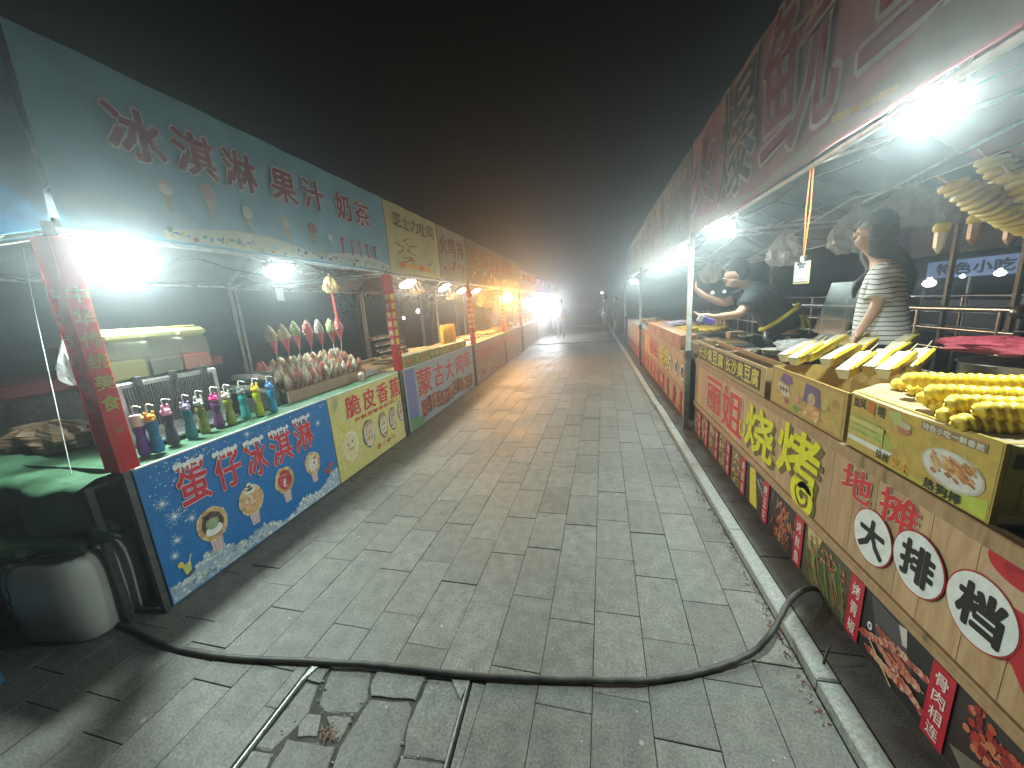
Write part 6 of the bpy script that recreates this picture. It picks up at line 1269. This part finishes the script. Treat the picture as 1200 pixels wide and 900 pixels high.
# the man leaning over his grill -----------------------------------------
ZM = 3.72; mf = Vector((-.95, .20, -.25)).normalized(); A = lambda x, y, z=ZM: at(x, y, z); mr = Vector((.31, .95, 0)).normalized()
hipp = A(925, 392, 3.8); t = thing('person', 'man in dark shirt and yellow apron leaning over the grill beside the canopy post', 'person', (hipp.x, hipp.y, .34)); nd = {}; ed = []
hc = A(860, 322); nb = A(878, 336); ch_ = A(891, 347); wa = A(908, 366)
nd['hip'] = (hipp, .13); nd['waist'] = (wa, .125); nd['chest'] = (ch_, .115); nd['neckb'] = (nb, .060); nd['neck'] = (nb.lerp(hc, .4), .055); ed += [('hip', 'waist'), ('waist', 'chest'), ('chest', 'neckb'), ('neckb', 'neck')]
hup = Vector((-.28, 0, .95)).normalized(); head_nodes(nd, ed, hc, hup, Vector((-.93, .1, -.42)), 1.05)
shL = ch_ - mr * .17 + UP * .02 - Vector((.06, 0, 0)); shR = ch_ + mr * .17 + UP * .02 - Vector((.08, 0, 0))
for k, p, r in (('shL', shL, .065), ('elL', A(866, 369, 3.55), .046), ('wrL', A(836, 372, 3.5), .03), ('palmL', A(825, 370, 3.5), .036), ('shR', shR, .065), ('elR', A(848, 356, 4.0), .046), ('wrR', A(826, 347, 3.95), .032), ('palmR', A(818, 342, 3.95), .038)): nd[k] = (p, r)
for q in 'LR': ed += [('chest', 'sh' + q), ('sh' + q, 'el' + q), ('el' + q, 'wr' + q), ('wr' + q, 'palm' + q)]; fingers(nd, ed, nd['wr' + q][0], nd['palm' + q][0], (nd['palm' + q][0] - nd['wr' + q][0]) if q == 'L' else Vector((-.4, 0, .9)), mr, q, 1.15)
for sg, q in ((-1, 'L'), (1, 'R')):
    nd['th' + q] = (hipp + mr * sg * .09 - UP * .08, .09); nd['kn' + q] = (Vector((hipp.x - .05, hipp.y, .72)) + mr * sg * .1, .06); nd['an' + q] = (Vector((hipp.x, hipp.y, .42)) + mr * sg * .1, .04); nd['to' + q] = (Vector((hipp.x - .14, hipp.y, .375)) + mr * sg * .1, .032)
    ed += [('hip', 'th' + q), ('th' + q, 'kn' + q), ('kn' + q, 'an' + q), ('an' + q, 'to' + q)]
skin('body', nd, ed, SKIN, t, root='hip'); face_bits(t, hc, hup, Vector((-.93, .1, -.42)), 1.05)
sh = {'hem': (hipp + UP * .0, .175), 'w': (wa, .180), 'c': (ch_, .20), 'n': (nb.lerp(hc, .15), .095)}
for q in 'LR': a = nd['sh' + q][0]; e = nd['el' + q][0]; sh['s' + q] = (a, .118); sh['m' + q] = (a.lerp(e, .65), .082)
skin('shirt', sh, [('hem', 'w'), ('w', 'c'), ('c', 'n'), ('c', 'sL'), ('sL', 'mL'), ('c', 'sR'), ('sR', 'mR')], mat('dark_cotton', (.025, .035, .045), .85, (.04, .05, .06), 10, bump=.4, bscale=14), t, root='c')
off = t.location; b = MB()
for q in 'LR': a = nd['sh' + q][0]; e_ = a.lerp(nd['el' + q][0], .66); b.ball(a - off, .095, 14, 10); b.tube([ch_.lerp(a, .4) - off, a - off, a.lerp(e_, .5) - off, e_ - off], [.14, .098, .088, .080], 16)
b.build('sleeves', _m['dark_cotton'], t)
mfh = Vector((-.93, .1, -.42)).normalized(); b = MB(); b.ball(hc + hup * .06 - mfh * .045 - off, (.100, .102, .088), 16, 11, jit=.03); b.ball(hc - hup * .0 - mfh * .06 - off, (.085, .095, .10), 14, 9, jit=.02); [b.ball(hc + hup * .01 - mfh * .05 + mr * w_ * .055 - off, (.05, .045, .06), 12, 8) for w_ in (-1, 1)]; b.ball(hc + hup * .095 + mfh * .02 - off, (.05, .06, .028), 12, 8, jit=.06); b.build('hair', HAIR, t)
b = MB((.70, .58, .02)); ax = (wa - ch_).normalized(); pts = [wa + UP * 0 for _ in range(1)]
ring = []; rr = .195; e1 = mr; e2 = ax.cross(mr).normalized()
for k in range(25): th = 2 * math.pi * k / 24; ring.append(wa + ax * .07 + e1 * rr * math.cos(th) + e2 * rr * math.sin(th) - t.location)
b.tube(ring, .020, 6, caps=False); q0 = wa + ax * .07 - e2 * -rr - t.location; s_ = wa + ax * .06 + Vector((.17, -.08, .02)) - t.location
b.tube([s_, s_ + Vector((.03, -.02, -.05)), s_ + Vector((.07, -.02, -.14))], .016, 6); b.tube([s_, s_ + Vector((-.01, -.04, -.07)), s_ + Vector((.0, -.05, -.15))], .014, 6); b.build('apron_tie', mat('yellow_cotton', (.72, .60, .02), .8, (.6, .48, .02), 16), t)
pn = {'h': (hipp - UP * .02, .14)}
for q in 'LR': pn['t' + q] = (nd['th' + q][0], .105); pn['k' + q] = (nd['kn' + q][0], .078); pn['a' + q] = (nd['an' + q][0] + UP * .03, .058)
skin('trousers', pn, [('h', 'tL'), ('tL', 'kL'), ('kL', 'aL'), ('h', 'tR'), ('tR', 'kR'), ('kR', 'aR')], mat('dark_denim'), t, root='h')
t = thing('grill', 'low steel grill with small skewers in front of the leaning man', 'grill', (1.28, 4.30, .86)); b = MB(); b.box(-.15, .35, -.05, .6, 0, .12, bev=.006); b.build('fire_box', DARK_METAL, t)
for k in range(12): b = MB((.4, .25, .1)); b.tube([(-.2, .0 + k * .045, .14), (.3, .0 + k * .045, .14)], .004, 5); b.ball((.05, k * .045, .145), (.07, .012, .012), 8, 5, random.choice([(.35, .12, .06), (.5, .3, .12)])); b.build('skewer', FOOD, t)
# distant passers-by
def walker(x, y, face, h, top, legs, label, shoes=(.3, .3, .3), arm=.0, z0=.0):
    t = thing('person', label, 'person', (x, y, z0)); f = Vector((math.cos(face), math.sin(face), 0)); s = f.cross(UP); k = h / 1.7; P = lambda a, b_, c: Vector((x, y, z0)) + (f * a + s * b_) * k + UP * c * k
    nd = {'hip': (P(0, 0, .92), .12 * k), 'waist': (P(0, 0, 1.08), .11 * k), 'chest': (P(0, 0, 1.30), .125 * k), 'neckb': (P(0, 0, 1.43), .05 * k), 'neck': (P(.01, 0, 1.48), .045 * k)}; ed = [('hip', 'waist'), ('waist', 'chest'), ('chest', 'neckb'), ('neckb', 'neck')]; hc = P(.02, 0, 1.59); head_nodes(nd, ed, hc, UP, f, .95 * k)
    for sg, q in ((-1, 'L'), (1, 'R')):
        st = sg * .12; nd['sh' + q] = (P(0, sg * .17, 1.37), .05 * k); nd['el' + q] = (P(-.03 + arm * .2, sg * .21, 1.12), .036 * k); nd['wr' + q] = (P(.08 + arm, sg * .20, .90 + arm * .6), .025 * k); nd['palm' + q] = (P(.10 + arm, sg * .20, .84 + arm * .6), .028 * k); ed += [('chest', 'sh' + q), ('sh' + q, 'el' + q), ('el' + q, 'wr' + q), ('wr' + q, 'palm' + q)]
        nd['th' + q] = (P(0, sg * .09, .80), .085 * k); nd['kn' + q] = (P(st * .5, sg * .09, .48), .055 * k); nd['an' + q] = (P(st, sg * .09, .09), .036 * k); nd['to' + q] = (P(st + .15, sg * .09, .04), .032 * k); ed += [('hip', 'th' + q), ('th' + q, 'kn' + q), ('kn' + q, 'an' + q), ('an' + q, 'to' + q)]
    skin('body', nd, ed, SKIN, t, 1, 'hip'); sh = {'hem': (P(0, 0, .90), .145 * k), 'w': (P(0, 0, 1.08), .14 * k), 'c': (P(0, 0, 1.30), .145 * k), 'n': (P(0, 0, 1.42), .065 * k)}
    for q in 'LR': a = nd['sh' + q][0]; e = nd['el' + q][0]; sh['s' + q] = (a, .066 * k); sh['m' + q] = (a.lerp(e, .8), .055 * k)
    skin('top', sh, [('hem', 'w'), ('w', 'c'), ('c', 'n'), ('c', 'sL'), ('sL', 'mL'), ('c', 'sR'), ('sR', 'mR')], top, t, 1, 'c')
    pn = {'h': (P(0, 0, .91), .135 * k)}
    for q in 'LR': pn['t' + q] = (nd['th' + q][0], .10 * k); pn['k' + q] = (nd['kn' + q][0], .068 * k); pn['a' + q] = (nd['an' + q][0] + UP * (.04 if legs[1] else .45) * k, .055 * k)
    skin('trousers', pn, [('h', 'tL'), ('tL', 'kL'), ('kL', 'aL'), ('h', 'tR'), ('tR', 'kR'), ('kR', 'aR')] if legs[1] else [('h', 'tL'), ('tL', 'kL'), ('h', 'tR'), ('tR', 'kR')], legs[0], t, 1, 'h') if legs[1] else skin('shorts', {k_: v for k_, v in pn.items() if k_[0] != 'a'}, [('h', 'tL'), ('tL', 'kL'), ('h', 'tR'), ('tR', 'kR')], legs[0], t, 1, 'h')
    b = MB(); b.ball(hc + UP * .045 * k - f * .03 * k - t.location, (.10 * k, .10 * k, .09 * k), 12, 8); b.ball(hc - UP * .01 - f * .055 * k - t.location, (.08 * k, .085 * k, .09 * k), 10, 7); b.build('hair', HAIR, t); return t
PALE = mat('pale_violet_cotton', (.58, .56, .68), .8, (.66, .64, .74), 9); DK = mat('charcoal_cotton', (.05, .055, .06), .8, (.08, .085, .09), 9); GR = mat('grey_cotton', (.22, .22, .24), .8, (.28, .28, .3), 9)
p = onz(658, 398, 0); walker(p.x, p.y, -1.9, 1.62, PALE, (PALE, True), 'distant passer-by in pale clothes walking beside the brightest lamp')
p = onz(648, 392, 0); walker(p.x - .1, p.y + 1, 1.3, 1.68, GR, (mat('dark_denim'), True), 'distant walker in grey half hidden behind the pale clothed passer-by')
p = onz(709, 392, 0); walker(p.x, p.y, 2.9, 1.72, DK, (DK, True), 'dark figure standing at the kerb end before the farthest right stall', arm=.18)
p = onz(719, 389, 0); walker(p.x + .1, p.y + .4, 2.6, 1.6, GR, (DK, False), 'second dark figure beside the kerb, partly behind the first one')
p = onx(577, 372, -3.3); walker(-3.3, p.y, -.5, 1.62, PALE, (DK, True), 'seller in a pale violet shirt behind the snacks under the amber lamps', arm=.15)
walker(-3.4, 17.3, -.4, 1.65, GR, (DK, True), 'seller inside the violet bannered distant shop', arm=.15)
# ================================================================== BEHIND THE STALLS
def railing(x, y0, y1, zs, step, label, r=.022):
    t = thing('railing', label, 'railing', (x, y0, 0), 0, 'steel railings behind the right stalls')
    for z in zs: b = MB(); b.tube([(0, 0, z), (0, y1 - y0, z)], r if z == zs[0] else r * .5, 8); b.build('rail', STEEL, t)
    y = .12
    while y < y1 - y0: b = MB(); b.tube([(0, y, .0), (0, y, zs[0])], r * .8, 8); b.build('upright', STEEL, t); y += step
    b = MB(); b.ball((0, 0, zs[0] - .01), .05, 12, 8); b.build('end_ball', STEEL, t); return t
railing(3.0, 3.42, 9.5, (1.27, 1.10, .93, .7), .75, 'near steel railing passing behind the striped shirt woman')
railing(4.9, 5.0, 16, (1.27, 1.05, .85), 1.2, 'second steel railing farther back on the right')
y0 = .3; y1 = onx(1068, 290, 3.72).y; zb_ = onx(1190, 288, 3.72).z
b = MB(); vs = []
for i in range(13):
    for k in range(7): vs.append((3.72 + .03 * math.sin(i * 1.3 + k), y0 + (y1 - y0) * i / 12, zb_ + (2.75 - zb_) * k / 6))
b.add(vs, [(i * 7 + k, i * 7 + k + 1, (i + 1) * 7 + k + 1, (i + 1) * 7 + k) for i in range(12) for k in range(6)], smooth=True)
tag(b.build('back_tarpaulin', mat('navy_tarp', (.03, .04, .065), .7, (.045, .055, .085), 3)), 'dark blue tarpaulin hanging behind the pendants at the right', 'tarpaulin')
def far_stall(x, y0, y1, zt, zb, col, txt, label, tc):
    t = thing('distant_stall', label, 'stall', (x, y0, 0)); f = lambda u, z, d: Vector((-.0 - d, u - y0, z)); b = MB(); b.box(0, .04, 0, y1 - y0, zb, zt, col); b.build('lit_banner', mat('backlit_banner', (.4, .5, .8), .6, attr=True, emit=.35), t)
    b = MB(); line_of(b, f, txt, y1 - .3, y0 + .3, zb + .08, zt - .08, .06, .01, tc); b.build('lettering', PRINT, t)
    for yy in (0, (y1 - y0) / 2, y1 - y0): b = MB(); b.box(-.03, .03, yy - .03, yy + .03, 0, zb); b.build('post', WHITE_METAL, t)
    b = MB((.2, .2, .22)); b.box(0, 1, 0, y1 - y0, .0, .9); b.build('counter', PLAIN, t)
p0 = onx(1088, 308, 9.5); p1 = onx(1215, 288, 9.5); far_stall(9.5, p1.y, p0.y, p0.z, p0.z - .45, (.25, .36, .62), '特色小吃', 'distant blue lit stall seen under the right tarpaulin', (.02, .03, .08))
def bulb(p, r, label, s=12, col=(.9, .95, 1)):
    b = MB(); b.ball((0, 0, 0), (r, r, r * .7), 10, 6); b.lathe([(r * .4, r * .5), (r * .3, r * 1.1)], n=8); tag(b.build('distant_lamp', mat('bulb%d' % s, col, .3, emit=s), loc=tuple(p)), label, 'lamp', 'small distant lamps')
bulb(onx(1089, 332, 8.6), .13, 'brightest small distant lamp behind the pendants on the right', 20); bulb(onx(1128, 324, 8.6), .05, 'small distant lamp under the blue lit stall banner'); bulb(onx(1172, 320, 8.6), .09, 'small oval distant lamp at the right below the blue banner')
bulb(onx(418, 361, -7), .06, 'tiny distant lamp seen left of the second scroll'); bulb(onx(473, 373, -7), .06, 'tiny distant lamp just above the skewer rack'); bulb(onx(490, 365, -7), .09, 'small distant lamp seen above the cartons'); bulb(onx(835, 343, 9), .12, 'distant lamp seen past the raised hand of the leaning man'); bulb(onx(697, 346, 1.5) if False else Vector((.6, 29, 2.0)), .10, 'tiny distant lamp above the dark figures'); bulb(onx(849, 342, 9), .10, 'second distant lamp by the face of the leaning man')
b = MB(); b.box(-.01, .01, -.20, .20, 0, .42, M=Matrix.Rotation(.25, 4, 'Y')); tag(b.build('acrylic_board', mat('pale_acrylic', (.10, .13, .12), .3, alpha=.45), loc=tuple(at(970, 392, 3.0))), 'pale greenish acrylic board leaning left of the striped shirt woman', 'board')
t = thing('red_table', 'far table under a red cloth at the left edge beyond the first stall', 'table', (-6.2, 3.2, 0)); b = MB((.38, .04, .05)); b.box(-.8, .5, -2.0, 1.4, .95, 1.10, (.38, .04, .05), bev=.02); b.build('cloth', PLAIN, t); b = MB(); b.box(-.7, .4, -1.9, 1.3, 0, .94); b.build('table_body', DARK_METAL, t)
def tree(x, y, h, label, seed, wd=.8):
    rnd = random.Random(seed); t = thing('street_tree', label, 'tree', (x, y, 0), 0, 'trees behind the left stalls'); b = MB((.10, .075, .055)); tips = []
    b.tube([(0, 0, 0), (.05, .02, h * .3), (-.03, .05, h * .6), (0, 0, h * .95)], [.12, .10, .07, .015], 8)
    for k in range(34):
        z = h * rnd.uniform(.35, .92); a = rnd.uniform(0, 6.28); L = wd * rnd.uniform(.4, 1) * (1.1 - z / h * .6); q = [Vector((0, 0, z)), Vector((L * .5 * math.cos(a), L * .5 * math.sin(a), z + L * .5)), Vector((L * math.cos(a), L * math.sin(a), z + L * .95))]; b.tube(q, [.025, .014, .005], 5); tips += [q[1].lerp(q[2], rnd.random()) for _ in range(3)] + [q[2]]
    b.build('trunk', mat('bark', (.09, .07, .05), .9, (.14, .11, .08), 12), t); b = MB()
    for p in tips:
        for k in range(26):
            c = p + Vector((rnd.gauss(0, .13), rnd.gauss(0, .13), rnd.gauss(0, .16))); s = rnd.uniform(.02, .045); M = Matrix.Rotation(rnd.uniform(0, 6), 3, 'Z') @ Matrix.Rotation(rnd.uniform(-1, 1), 3, 'X'); b.add([c + M @ Vector(v) * s for v in ((-1, 0, 0), (0, .5, .1), (1, 0, 0), (0, -.5, .1))], [(0, 1, 2, 3)], rnd.choice([(.09, .12, .05), (.12, .15, .06), (.07, .09, .04)]))
    b.build('crown', mat('leaves', (.06, .1, .04), .6, attr=True, thin=.3), t)
for (px, py, x, hh_, sd_, wd, lab) in ((430, 105, -4.95, 0, 3, .7, 'tall narrow tree above the right end of the ice cream banner'), (480, 130, -5.2, 0, 5, .8, 'second dim tree above the yellow cheese banner'), (387, 150, -5.4, 0, 8, .7, 'dim tree barely visible behind the ice cream banner')):
    p = onx(px, py, x); tree(p.x, p.y, min(p.z, 4.35), lab, sd_, wd)
# ------------------------------------------------------------------ air volume added for lamp halos, standing in for lens bloom
hz = MB(); hz.box(-75, 75, -30, 115, -1.1, 4.5)
hm = bpy.data.materials.new('bloom_air'); hm.use_nodes = True; hn = hm.node_tree.nodes; hn.remove(hn['Principled BSDF'])
pvn = hn.new('ShaderNodeVolumePrincipled'); pvn.inputs['Density'].default_value = HAZE; pvn.inputs['Anisotropy'].default_value = .84; pvn.inputs['Color'].default_value = (.86, .93, 1.0, 1)
hm.node_tree.links.new(pvn.outputs[0], hn['Material Output'].inputs['Volume'])
tag(hz.build('bloom_haze', hm), kind='stuff')
